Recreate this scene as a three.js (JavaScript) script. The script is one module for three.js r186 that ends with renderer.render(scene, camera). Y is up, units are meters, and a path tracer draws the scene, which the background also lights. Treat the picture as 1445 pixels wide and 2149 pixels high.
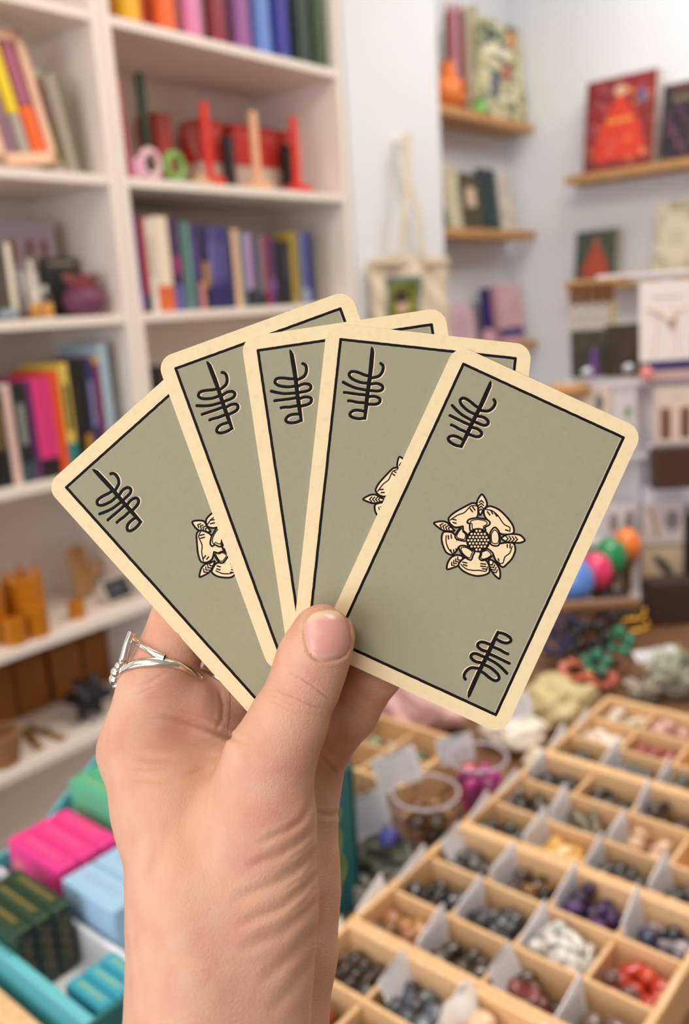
import * as THREE from 'three';
import { RoundedBoxGeometry } from 'three/addons/geometries/RoundedBoxGeometry.js';
import { mergeGeometries } from 'three/addons/utils/BufferGeometryUtils.js';
import { RectAreaLightUniformsLib } from 'three/addons/lights/RectAreaLightUniformsLib.js';

// ------------------------------------------------------------------ camera, light, exposure
// Room axes: x runs along the bookcase wall (away to the right), z comes out of that wall, y is up. Metres.
const FPX = 1850, CX = 722.5, CY = 1074.5, EYE = 1.45;
const scene = new THREE.Scene();
scene.background = new THREE.Color(0xc9d0d8);
const camera = new THREE.PerspectiveCamera(2 * Math.atan(CY / FPX) * 180 / Math.PI, 1445 / 2149, 0.02, 30);
camera.position.set(0, EYE, 0);
camera.rotation.set(-0.22556, -49 * Math.PI / 180, -0.065, 'YXZ');
camera.focus = 0.262;
camera.userData.fStop = 8.2;
camera.updateMatrixWorld(true);
scene.add(camera);
const renderer = new THREE.WebGLRenderer({ antialias: true });
renderer.toneMapping = THREE.LinearToneMapping;
renderer.toneMappingExposure = 1.0;
renderer.shadowMap.enabled = true;
RectAreaLightUniformsLib.init();
const CEIL = 2.85;
// ceiling panels of the shop: [x, z, length x, length z, intensity, colour]
const PANELS = [
  [-0.75, -0.85, 0.6, 1.2, 3, 0xfff4e6],
  [1.05, -0.3, 0.6, 1.2, 10, 0xfff3e4],
  [2.5, -0.55, 0.6, 1.2, 6.5, 0xfffaf4],
  [-1.5, 0.4, 0.6, 1.2, 8, 0xfff4e6],
];
// the shop window behind the viewer: centre y, centre z, height, width; overcast daylight
const WIN = { y: 1.55, z: 0.0, h: 1.9, w: 2.6, intensity: 3.6, color: 0xf8f9ff };

// ------------------------------------------------------------------ helpers
let seed = 20240611;
const rnd = () => { seed |= 0; seed = seed + 0x6D2B79F5 | 0; let t = Math.imul(seed ^ seed >>> 15, 1 | seed); t = t + Math.imul(t ^ t >>> 7, 61 | t) ^ t; return ((t ^ t >>> 14) >>> 0) / 4294967296; };
const rr = (a, b) => a + (b - a) * rnd();
const V = (x, y, z) => new THREE.Vector3(x, y, z);
const camM = camera.matrixWorld.clone();
const at = (px, py, d) => V((px - CX) / FPX * d, -(py - CY) / FPX * d, -d).applyMatrix4(camM);
const cast = (px, py, axis, value) => { const o = camera.position, p = at(px, py, 1).sub(o); return p.multiplyScalar((value - o[axis]) / p[axis]).add(o); };
const onX = (px, py, v) => cast(px, py, 'x', v), onY = (px, py, v) => cast(px, py, 'y', v), onZ = (px, py, v) => cast(px, py, 'z', v);
const YAW = -49 * Math.PI / 180;

const used = {};
function numbered(n) { if (!(n in used)) { used[n] = 0; return n; } used[n]++; return n + '_' + String(used[n]).padStart(3, '0'); }
function shade(o) { o.traverse(m => { if (m.isMesh) { m.castShadow = true; m.receiveShadow = true; } }); return o; }
function tag(o, label, category, group, kind) {
  o.userData = {}; if (label) o.userData.label = label; if (category) o.userData.category = category;
  if (group) o.userData.group = group; if (kind) o.userData.kind = kind; return o;
}
function thing(name, label, category, pos = [0, 0, 0], turn = 0, group) {
  const o = new THREE.Group(); o.name = numbered(name); scene.add(o);
  o.position.set(...(pos.isVector3 ? pos.toArray() : pos)); o.rotation.y = turn; return tag(o, label, category, group);
}
function part(name, geo, mat, parent, pos, rot) {
  const m = new THREE.Mesh(Array.isArray(geo) ? merge(geo) : geo, mat); m.name = name; m.castShadow = m.receiveShadow = true;
  if (pos) m.position.set(...(pos.isVector3 ? pos.toArray() : pos)); if (rot) m.rotation.set(...rot); parent.add(m); return m;
}
function solo(name, geo, mat, label, category, pos, turn = 0, group) {
  const m = part(numbered(name), geo, mat, scene, pos); m.rotation.y = turn; return tag(m, label, category, group);
}
function struct(name, geo, mat, pos, rot) { const m = part(name, geo, mat, scene, pos, rot); m.userData.kind = 'structure'; return m; }
function merge(list) { return mergeGeometries(list.map(g => { g = g.index ? g.toNonIndexed() : g; for (const k of Object.keys(g.attributes)) if (!['position', 'normal', 'uv'].includes(k)) g.deleteAttribute(k); return g; })); }
function mv(g, x = 0, y = 0, z = 0, rx = 0, ry = 0, rz = 0) {
  if (rx) g.rotateX(rx); if (rz) g.rotateZ(rz); if (ry) g.rotateY(ry); return g.translate(x, y, z);
}
const bx = (w, h, d, x = 0, y = 0, z = 0, r = 0.0015) => mv(metric(new RoundedBoxGeometry(w, h, d, 1, Math.min(r, w / 2.1, h / 2.1, d / 2.1)), w, h, d), x, y, z);
const slab = (w, h, d, x = 0, y = 0, z = 0) => mv(metric(new THREE.BoxGeometry(w, h, d)), x, y, z);
const cyl = (r0, r1, h, x = 0, y = 0, z = 0, n = 24) => mv(new THREE.CylinderGeometry(r0, r1, h, n), x, y, z);
const ball = (r, x = 0, y = 0, z = 0, n = 16) => mv(new THREE.SphereGeometry(r, n, Math.max(8, n * 0.7 | 0)), x, y, z);
const lathe = (pts, n = 32) => new THREE.LatheGeometry(pts.map(p => new THREE.Vector2(...p)), n);
function metric(g) { // uv in metres, by the dominant axis of the normal
  g = g.index ? g.toNonIndexed() : g; const p = g.attributes.position, n = g.attributes.normal, uv = new Float32Array(p.count * 2);
  for (let i = 0; i < p.count; i++) {
    const a = [Math.abs(n.getX(i)), Math.abs(n.getY(i)), Math.abs(n.getZ(i))], x = p.getX(i), y = p.getY(i), z = p.getZ(i);
    const q = a[0] >= a[1] && a[0] >= a[2] ? [z, y] : a[1] >= a[2] ? [x, z] : [x, y]; uv[2 * i] = q[0]; uv[2 * i + 1] = q[1];
  }
  g.setAttribute('uv', new THREE.BufferAttribute(uv, 2)); return g;
}
const cache = {};
function mat(color, rough = 0.6, extra = {}) {
  const k = color + '|' + rough + '|' + JSON.stringify(extra);
  return cache[k] ??= new THREE.MeshPhysicalMaterial({ color, roughness: rough, ...extra });
}
function hash2(x, y) { let h = Math.imul(x, 374761393) + Math.imul(y, 668265263) | 0; h = Math.imul(h ^ h >>> 13, 1274126177); return ((h ^ h >>> 16) >>> 0) / 4294967296; }
function noise2(x, y) { const i = Math.floor(x), j = Math.floor(y), f = x - i, g = y - j, u = f * f * (3 - 2 * f), v = g * g * (3 - 2 * g); return (hash2(i, j) * (1 - u) + hash2(i + 1, j) * u) * (1 - v) + (hash2(i, j + 1) * (1 - u) + hash2(i + 1, j + 1) * u) * v; }
function wrapNoise(x, y, p) { const w = a => ((a % p) + p) % p, i = Math.floor(x), j = Math.floor(y), f = x - i, g = y - j, u = f * f * (3 - 2 * f), v = g * g * (3 - 2 * g), h = (a, b) => hash2(w(a), w(b)); return (h(i, j) * (1 - u) + h(i + 1, j) * u) * (1 - v) + (h(i, j + 1) * (1 - u) + h(i + 1, j + 1) * u) * v; }
function dataTex(n, f, srgb, rx = 1, ry = 1) {
  const d = new Uint8Array(n * n * 4);
  for (let y = 0; y < n; y++) for (let x = 0; x < n; x++) { const c = f(x / n, y / n), o = 4 * (y * n + x); for (let k = 0; k < 3; k++) d[o + k] = Math.max(0, Math.min(255, c[k] * 255)); d[o + 3] = 255; }
  const t = new THREE.DataTexture(d, n, n); t.wrapS = t.wrapT = THREE.RepeatWrapping; t.magFilter = THREE.LinearFilter; t.repeat.set(rx, ry); if (srgb) t.colorSpace = THREE.SRGBColorSpace; t.needsUpdate = true; return t;
}
function woodTex(a, b, n = 256, stretchY = false) { // grain along u
  return dataTex(n, (u, v) => {
    if (stretchY) [u, v] = [v, u];
    const w = wrapNoise(u * 3, v * 8, 8) * 1.4, g = 0.5 + 0.5 * Math.sin((v * 22 + w * 3) * 2 * Math.PI / 2), f = wrapNoise(u * 16, v * 128, 128);
    const k = 0.55 * g + 0.45 * f; return [0, 1, 2].map(i => a[i] + (b[i] - a[i]) * k);
  }, true);
}
function canvasTex(w, h, draw) {
  const c = document.createElement('canvas'); c.width = w; c.height = h; const x = c.getContext('2d'); draw(x, w, h);
  const t = new THREE.CanvasTexture(c); t.colorSpace = THREE.SRGBColorSpace; t.anisotropy = 8; return t;
}
// a flat face w x h with uv 0..1, facing +z
const face = (w, h, x = 0, y = 0, z = 0) => mv(new THREE.PlaneGeometry(w, h), x, y, z);

// ------------------------------------------------------------------ shared materials
const M = {
  wall: mat(0xe4e6ea, 0.9), shelf: mat(0xeee3d9, 0.45), floor: null,
  pine: new THREE.MeshPhysicalMaterial({ map: woodTex([0.93, 0.78, 0.60], [0.87, 0.69, 0.49]), roughness: 0.55 }),
  oak: new THREE.MeshPhysicalMaterial({ map: woodTex([0.80, 0.62, 0.40], [0.68, 0.49, 0.29]), roughness: 0.55 }),
  table: new THREE.MeshPhysicalMaterial({ map: woodTex([0.52, 0.37, 0.24], [0.42, 0.29, 0.18]), roughness: 0.5 }),
  pages: mat(0xe6dcc8, 0.9), paper: mat(0xf2f0f4, 0.85), silver: mat(0xe8e2d8, 0.2, { metalness: 1 }),
  gold: mat(0xd9a441, 0.25, { metalness: 1 }), clear: new THREE.MeshPhysicalMaterial({ color: 0xffffff, roughness: 0.03, transmission: 1, thickness: 0, ior: 1.45 }),
};
for (const m of [M.pine, M.oak, M.table]) m.map.repeat.set(4, 4);

// ------------------------------------------------------------------ the room
{
  const fl = new THREE.MeshPhysicalMaterial({ map: woodTex([0.46, 0.37, 0.30], [0.37, 0.29, 0.23]), roughness: 0.5 });
  const X0 = -2.4, X1 = 3.06, Z0 = -1.9, Z1 = 2.4, T = 0.1;
  struct('floor', slab(X1 - X0 + 2 * T, T, Z1 - Z0 + 2 * T, (X0 + X1) / 2, -T / 2, (Z0 + Z1) / 2), fl);
  struct('ceiling', slab(X1 - X0 + 2 * T, T, Z1 - Z0 + 2 * T, (X0 + X1) / 2, CEIL + T / 2, (Z0 + Z1) / 2), mat(0xf0ece6, 0.95));
  struct('wall_left', slab(X1 - X0 + 2 * T, CEIL, T, (X0 + X1) / 2, CEIL / 2, Z0 - T / 2), M.wall);
  struct('wall_pillar', slab(2.395 - 1.957, CEIL, 0.3, (2.395 + 1.957) / 2, CEIL / 2, -1.75), M.wall);
  struct('wall_alcove', slab(X1 - 2.395, CEIL, 0.15, (2.395 + X1) / 2, CEIL / 2, -1.825), M.wall);
  struct('wall_right', slab(T, CEIL, Z1 - Z0, X1 + T / 2, CEIL / 2, (Z0 + Z1) / 2), M.wall);
  struct('wall_back', slab(X1 - X0 + 2 * T, CEIL, T, (X0 + X1) / 2, CEIL / 2, Z1 + T / 2), mat(0xa89e94, 0.9));
{
    const wm = mat(0xa89e94, 0.9), y0 = WIN.y - WIN.h / 2, y1 = WIN.y + WIN.h / 2, z0 = WIN.z - WIN.w / 2, z1 = WIN.z + WIN.w / 2, xc = X0 - T / 2, zc = (Z0 + Z1) / 2, L = Z1 - Z0;
    struct('wall_near', [slab(T, y0, L, xc, y0 / 2, zc), slab(T, CEIL - y1, L, xc, (CEIL + y1) / 2, zc), slab(T, WIN.h, z0 - Z0, xc, WIN.y, (z0 + Z0) / 2), slab(T, WIN.h, Z1 - z1, xc, WIN.y, (z1 + Z1) / 2)], wm);
    const win = new THREE.Group(); win.name = 'window_1'; win.userData.kind = 'structure'; scene.add(win); win.position.set(xc, 0, 0);
    const fm = mat(0x3a3632, 0.5);
    part('window_frame', [slab(.06, .06, WIN.w, 0, y0 + .03, WIN.z), slab(.06, .06, WIN.w, 0, y1 - .03, WIN.z), slab(.06, WIN.h, .06, 0, WIN.y, z0 + .03), slab(.06, WIN.h, .06, 0, WIN.y, z1 - .03), slab(.05, WIN.h, .05, 0, WIN.y, WIN.z)], fm, win);
    for (const k of [-1, 1]) part('pane', slab(.004, WIN.h - .12, WIN.w / 2 - .09, 0, WIN.y, WIN.z + k * WIN.w / 4), M.clear, win);
    const D = new THREE.RectAreaLight(WIN.color, WIN.intensity, WIN.w - .1, WIN.h - .1); D.name = 'daylight'; D.position.set(.06, WIN.y, WIN.z); D.rotation.y = -Math.PI / 2; D.castShadow = true; win.add(D);
  }
  PANELS.forEach(([x, z, w, d, I, c], i) => {
    const spot = ['near the left bookcase wall', 'above the display table', 'by the right shelf wall', 'behind the viewer'][i];
    const t = thing('ceiling_light', 'flat square-edged ceiling light panel ' + spot, 'light', [x, CEIL - 0.02, z], 0, 'ceiling light panels');
    part('frame', [slab(w + 0.04, 0.035, 0.02, 0, 0, d / 2 + 0.01), slab(w + 0.04, 0.035, 0.02, 0, 0, -d / 2 - 0.01), slab(0.02, 0.035, d, w / 2 + 0.01, 0, 0), slab(0.02, 0.035, d, -w / 2 - 0.01, 0, 0)], mat(0xf4f4f2, 0.5), t);
    part('diffuser', slab(w, 0.01, d), new THREE.MeshStandardMaterial({ color: 0xffffff, emissive: c, emissiveIntensity: 1.2, roughness: 0.9 }), t);
    const L = new THREE.RectAreaLight(c, I, w, d); L.position.set(0, -0.03, 0); L.rotation.x = -Math.PI / 2; L.castShadow = true; t.add(L); L.name = 'lamp';
  });
}

// ------------------------------------------------------------------ bookcases
const BZ = -1.6, SH = [2.06, 1.75, 1.47, 1.15, 0.83, 0.58, 0.12], TH = 0.02;   // front plane, shelf tops
function bookcase(x0, x1, label) {
  const t = thing('bookcase', label, 'bookcase', [0, 0, 0]);
  for (const x of [x0 - 0.011, x1 + 0.011]) part('side_panel', bx(0.022, 2.5, 0.295, x, 1.25, BZ - 0.1475, 0.002), M.shelf, t);
  for (const y of [...SH, 2.49]) part('shelf', bx(x1 - x0 - 0.0005, TH, 0.285, (x0 + x1) / 2, y - TH / 2, BZ - 0.1435, 0.002), M.shelf, t);
  part('back_panel', slab(x1 - x0 + 0.04, 2.5, 0.008, (x0 + x1) / 2, 1.25, BZ - 0.294), M.shelf, t);
  part('plinth', bx(x1 - x0, 0.1, 0.016, (x0 + x1) / 2, 0.05, BZ - 0.02), M.shelf, t);
}
const LX = [0.465, 1.172], RX = [1.218, 1.925];
bookcase(RX[0], RX[1], 'white bookcase holding pillar candles, red boxes and a long row of books');
bookcase(LX[0], LX[1], 'white bookcase at the left edge with amber candles on its low shelves');

// books: x thickness, y height, z depth. Base at 0, spine at +z
function book(t, h, d, color, o = {}) {
  const g = new THREE.Group(), c = mat(color, o.rough ?? 0.5), b = Math.min(0.0025, t * 0.2);
  const cv = part('cover', [bx(b, h, d, -t / 2 + b / 2, h / 2, -d / 2, 0.0008), bx(b, h, d, t / 2 - b / 2, h / 2, -d / 2, 0.0008), bx(t, h, 0.003, 0, h / 2, -0.0015, 0.0012)], c, g);
  part('page_block', slab(t - 2 * b, h - 0.006, d - 0.008, 0, h / 2, -d / 2 - 0.001), M.pages, g);
  if (o.band) part('spine_band', bx(t + 0.0006, h * (o.band[2] ?? 0.22), 0.004, 0, h * (o.band[1] ?? 0.11), -0.001, 0.001), mat(o.band[0], 0.5), cv);
  if (o.band2) part('spine_band', bx(t + 0.0006, h * (o.band2[2] ?? 0.22), 0.004, 0, h * (o.band2[1] ?? 0.11), -0.001, 0.001), mat(o.band2[0], 0.5), cv);
  if (o.title) part('spine_title', bx(t * 0.42, h * 0.42, 0.0042, 0, h * 0.6, -0.0008, 0.001), mat(o.title, 0.5), cv);
  return g;
}
function placeBook(t, h, d, color, o, label, group, pos, turn = 0, tilt = 0) {
  const g = book(t, h, d, color, o); g.name = numbered('book'); g.position.set(...pos); g.rotation.set(0, turn, tilt); scene.add(g); return tag(g, label, 'book', group);
}
// row of books on the middle shelf of the right bookcase: [left px, right px at the shelf, height m, colour, label, options]
{
  const y = SH[2], z = BZ - 0.035, X = px => onZ(px, 640 + (640 - px) * 0.02, z).x;
  const row = [
    [293, 308, .205, 0x5b3f83, 'purple book at the left end of the long row', { band: [0x8d6aa8, .12, .2] }],
    [308, 321, .205, 0xb32a20, 'thin red book with black foot beside the purple end book', { band: [0x231a1c, .1, .2] }],
    [321, 337, .203, 0xe8dfd4, 'white spined book right of the red one', { title: 0xc9b8ac }],
    [337, 369, .208, 0xecdcc4, 'thick cream book with an orange foot', { band: [0xd9672f, .14, .28] }],
    [369, 389, .205, 0x45234f, 'dark plum book with magenta middle and blue foot', { band: [0x5a5c9c, .14, .28], band2: [0x8b2d63, .5, .2] }],
    [389, 401, .197, 0x56706c, 'teal grey book standing right of the plum one'],
    [401, 413, .197, 0x67958a, 'pale teal thin book with lighter spine'],
    [413, 423, .194, 0x3f2e66, 'violet book just left of the pink footed one', { title: 0x6b58a0 }],
    [423, 433, .192, 0x4a3768, 'violet book with a salmon pink foot', { band: [0xd38a80, .16, .34] }],
    [433, 447, .19, 0x1e1b3c, 'navy book with a gold patch on its spine', { band2: [0xa2783c, .42, .3] }],
    [447, 458, .188, 0x51468a, 'first of four slim violet books with dark blue feet', { band: [0x2b2264, .15, .3], title: 0x8f86c0 }],
    [458, 469, .19, 0x5a4f93, 'second of four slim violet books with dark blue feet', { band: [0x2b2264, .15, .3] }],
    [469, 480, .19, 0x3f3570, 'third of four slim violet books with dark blue feet', { band: [0x241c54, .15, .3], title: 0x7a70ac }],
    [480, 491, .19, 0x4a3f7c, 'last of four slim violet books with dark blue feet', { band: [0x2b2264, .15, .3] }],
    [491, 497, .185, 0x2a2531, 'thin charcoal book left of the peach one'],
    [497, 512, .186, 0xddb694, 'peach spined book in the middle of the row'],
    [512, 521, .18, 0x5d7f86, 'thin blue-grey book right of the peach one'],
    [521, 539, .177, 0xa98bb4, 'lilac book with a black foot', { band: [0x201d25, .12, .24] }],
    [539, 551, .174, 0x3c4048, 'dark slate book right of the lilac one'],
    [551, 561, .173, 0x8d7c8a, 'mauve grey book with dull spine', { band: [0x1f1c20, .1, .2] }],
    [561, 571, .172, 0x8c2c3c, 'maroon book left of the black pair'],
    [571, 582, .172, 0x5b3768, 'purple book touching the black pair', { band: [0x7b57a0, .3, .18] }],
    [582, 601, .163, 0x17141a, 'thicker black book of the dark pair'],
    [601, 616, .162, 0x25232b, 'thinner black book of the dark pair', { title: 0x44414a }],
    [616, 629, .183, 0xa88d24, 'mustard yellow book near the right end'],
    [629, 639, .18, 0x767a6e, 'olive grey book right of the mustard one'],
    [639, 652, .182, 0x5a5f9e, 'periwinkle blue book near the right end', { band: [0x9da0c4, .12, .2] }],
    [652, 664, .184, 0x2c1e58, 'dark indigo book second from the right end'],
    [664, 671, .176, 0x6a746f, 'thin sage book at the right end of the row'],
  ];
  for (const [a, b, h, c, l, o] of row) { const xa = X(a), xb = X(b); placeBook(xb - xa - 0.0016, h, 0.135, c, o ?? {}, l, 'books in the long row', [(xa + xb) / 2, y, z]); }
  // a few dark books on the shelf below it, mostly hidden behind the cards
  for (const [px, t, h, c, l] of [[318, .03, .2, 0x1c1718, 'black book at the left of the shelf under the long row'], [334, .014, .2, 0x5e3f1e, 'brown book on the shelf under the long row'], [345, .02, .19, 0x7c6c62, 'taupe book on the shelf under the long row']])
    placeBook(t, h, .14, c, {}, l, 'books under the long row', [onZ(px, 760, BZ - .04).x + .01, SH[3], BZ - .04]);
}
// pillar candles on the top shelf: two rows
{
  const y = SH[0], cols = [[170, 0xefb41f, 'yellow'], [268, 0xf0692c, 'orange'], [408, 0xdf86b4, 'pink'], [455, 0x8c2a3a, 'wine red'], [515, 0x9a5f9c, 'mauve'], [568, 0x6d8fd8, 'light blue'], [606, 0x33359a, 'royal blue'], [641, 0x2c4138, 'dark green'], [680, 0x3a5233, 'olive green']];
  const pos = [275, 352, 408, 461, 512, 556, 596, 640, 676];
  const bot = [32, 50, 60, 72, 84, 97, 105, 114, 122];
  const gw = 0.0255;
  cols.forEach(([, c, n], i) => {
    const wax = mat(c, 0.45, { sheen: 0.15 });
    for (const back of [0, 1]) {
      const z = BZ - 0.045 - back * 0.075, p = onZ(pos[i], bot[i], BZ - 0.02), h = (i < 7 ? 0.2 : i === 7 ? 0.185 : 0.18);
      const g = thing('pillar_candle', back ? `${n} pillar candle in the back row, behind the front ${n} one` : `${n} pillar candle in the front row on the top shelf`, 'candle', [p.x + 0.012 - back * 0.004, y, z], 0, 'pillar candles on the top shelf');
      part('wax', lathe([[0, 0], [gw - .001, 0], [gw, .002], [gw, h - .003], [gw - .003, h], [gw - .008, h - .001], [0, h - .004]], 28), wax, g);
      part('wick', cyl(.0012, .0012, .014, 0, h + .003, 0, 8), mat(0x2a2420, 0.9), g);
    }
  });
}
// second shelf of the right bookcase
{
  const y = SH[1];
  const P = (px, py, z) => onZ(px, py, z);
  // wall of red and white boxes at the back
  const bxx = [[340, 372, 0xa33530, 0, 'dull red box at the left end of the back row'], [430, 475, 0xc42a20, 1, 'red topped white box behind the first red taper'], [497, 540, 0xc92c22, 1, 'red topped white box left of the peach taper'], [548, 590, 0xc42a20, 1, 'red topped white box right of the peach taper'], [612, 632, 0xd03325, 1, 'narrow red topped white box at the right end']];
  for (const [a, b, c, w, l] of bxx) {
    const z = BZ - 0.17, x0 = P(a, 380, z).x, x1 = P(b, 380, z).x, t = thing('gift_box', l, 'box', [Math.min((x0 + x1) / 2, RX[1] - (x1 - x0) / 2 - .003), y, z - .04], 0, 'red boxes at the back of the shelf'), W = x1 - x0, Hh = .185;
    part('lid', bx(W, Hh * (w ? .55 : .98), .08, 0, Hh - Hh * (w ? .275 : .49), 0, .003), mat(c, .5), t);
    if (w) { part('base', bx(W - .002, Hh * .45, .078, 0, Hh * .225, 0, .002), mat(0xd9bfae, .6), t); part('lettering', [0, 1, 2, 3, 4].map(k => bx(.004, .008, .001, -W * .3 + k * W * .15, Hh * .85, .0404)), mat(0xe89080, .6), t); }
  }
  for (const [px, l] of [[482, 'black slim bottle standing between the left red boxes'], [603, 'black slim bottle standing before the right red boxes']]) {
    const z = BZ - .14, p = P(px, 370, z), t = thing('slim_black_box', l.replace('bottle', 'box'), 'box', [p.x, y, z], 0, 'slim black boxes'); part('body', bx(.03, .135, .02, 0, .0675, 0, .002), mat(0x15100f, .4), t); part('lid', bx(.0305, .012, .0205, 0, .138, 0, .002), mat(0x1d1614, .4), t);
  }
  // tapers in ribbed holders
  const tapers = [[441, 380, .162, 0xe0301c, 'red', 'leftmost'], [541, 388, .162, 0xeab58a, 'peach', 'middle'], [624, 392, .165, 0xe0301c, 'red', 'rightmost']];
  for (const [px, py, h, c, n, w] of tapers) {
    const z = BZ - .06, p = P(px, py, z);
    const t = thing('candle_holder', `${n} ribbed candle holder under the ${w} taper`, 'holder', [p.x, y, z], 0, 'ribbed candle holders');
    const g = []; for (let k = 0; k < 14; k++) { const a = k / 14 * Math.PI * 2; g.push(mv(cyl(.006, .006, .022, Math.cos(a) * .031, .011, Math.sin(a) * .031, 8))); }
    part('ribbed_base', [cyl(.031, .031, .02, 0, .01, 0), ...g], mat(c, .45), t); part('socket', lathe([[.013, .02], [.014, .03], [.0085, .03], [.0085, .022]], 20), mat(c, .45), t);
    const k = thing('taper_candle', `${n} taper candle standing in the ${w} ribbed holder`, 'candle', [p.x, y + .0225, z], 0, 'tapers in ribbed holders');
    part('wax', lathe([[0, 0], [.0082, 0], [.0105, .01], [.0105, h], [.006, h + .006], [0, h + .007]], 18), mat(c, .45), k); part('wick', cyl(.0008, .0008, .01, 0, h + .01, 0, 6), mat(0x2a2420), k);
  }
  // tall green taper with ring-shaped holders
  for (const [px, py, c, n, r, z] of [[316, 356, 0xe6bfc6, 'pale pink', .027, BZ - .05], [367, 362, 0x7dac52, 'leaf green', .026, BZ - .045]]) {
    const p = P(px, py, z), t = thing('ring_candle_holder', `${n} ceramic ring-shaped candle holder`, 'holder', [p.x, y, z], .15, 'ring-shaped holders');
    part('ring', mv(new THREE.TorusGeometry(r, .009, 16, 40), 0, r + .0125, 0), mat(c, .35), t); part('foot', bx(.034, .008, .03, 0, .004, 0, .003), mat(c, .35), t);
  }
  { const z = BZ - .1, p = P(312, 350, z), t = thing('taper_candle', 'tall dark green taper candle behind the pink ring holder', 'candle', [p.x, y, z]); part('wax', lathe([[0, 0], [.011, 0], [.011, .235], [.006, .243], [0, .244]], 18), mat(0x26402a, .45), t); part('foot', cyl(.03, .032, .03, 0, .015, 0), mat(0x3f7d3a, .4), t); }
  { const p = P(264, 345, BZ - .05), t = thing('pink_slab', 'tall thin pink card leaning on the left side of the shelf', 'card', [RX[0] + .021, y, BZ - .06], 0); t.rotation.z = .06; part('card', bx(.006, .2, .1, 0, .1, 0, .001), mat(0xd4607c, .5), t); part('foot', bx(.03, .04, .05, .02, .02, .03, .004), mat(0xe2a8c0, .5), t); }
  { const z = BZ - .055, p = P(418, 372, z), t = thing('hourglass', 'clear glass hourglass with a straw coloured foot', 'hourglass', [p.x, y, z]);
    part('glass', lathe([[.026, .012], [.0255, .016], [.004, .066], [.004, .07], [.0255, .12], [.026, .124]], 28), M.clear, t); part('base', cyl(.03, .03, .012, 0, .006, 0), mat(0xc9a04c, .5), t); part('sand', lathe([[0, .0125], [.02, .0125], [.012, .022], [0, .03]], 20), mat(0xd8b878, .9), t); part('cap', cyl(.026, .026, .004, 0, .127, 0), M.clear, t); }
}
// left bookcase, second shelf: window boxes leaning
{
  const y = SH[1], z = BZ - .05;
  const windowBox = (px, py, w, h, tilt, frame, fills, label, zz = z) => {
    const p = onZ(px, py, zz), t = thing('window_box', label, 'box', [p.x, y + w / 2 * Math.sin(tilt) + .004, zz], 0, 'window boxes leaning on the shelf'); t.rotation.set(-.12, 0.12, tilt);
    const fr = mat(frame, .6), b = .022;
    part('frame', [bx(w, b, .03, 0, b / 2, 0), bx(w, b, .03, 0, h - b / 2, 0), bx(b * .8, h, .03, -w / 2 + b * .4, h / 2, 0), bx(b * .8, h, .03, w / 2 - b * .4, h / 2, 0)], fr, t);
    part('back', slab(w - .004, h - .004, .004, 0, h / 2, -.013), fr, t);
    const iw = (w - b * 1.7) / fills.length;
    fills.forEach((f, i) => { let y0 = b; for (const [c, fr2] of f) { const hh = (h - 2 * b) * fr2; part('candle', mv(cyl(iw * .46, iw * .46, hh - .002, -w / 2 + b * .85 + iw * (i + .5), y0 + hh / 2, -.001, 16)), mat(c, .5), t); y0 += hh; } });
  };
  windowBox(56, 340, .14, .25, .14, 0xf0c3a4, [[[0x8f6a7c, .5], [0xb9a79c, .5]], [[0xb0a49a, .35], [0xf2d316, .65]], [[0xff6a1e, .42], [0xa95a78, .58]]], 'pink box with a window onto yellow, mauve and orange candles');
  windowBox(122, 345, .062, .205, .14, 0xb9b39c, [[[0xa49a68, .5], [0xb9748c, .5]]], 'sage green window box with mauve and olive candles', BZ - .085);
  { const p = onZ(150, 345, BZ - .07), t = thing('leaning_frame', 'thin grey frame leaning at the end of the window boxes', 'frame', [Math.min(p.x, LX[1] - .014), y + .003, BZ - .07]); t.rotation.z = .15; part('board', bx(.012, .19, .1, 0, .095, -.02), mat(0x77705f, .6), t); part('edge', bx(.004, .19, .1, -.009, .095, -.02), mat(0xc7c0ae, .6), t); }
}
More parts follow.
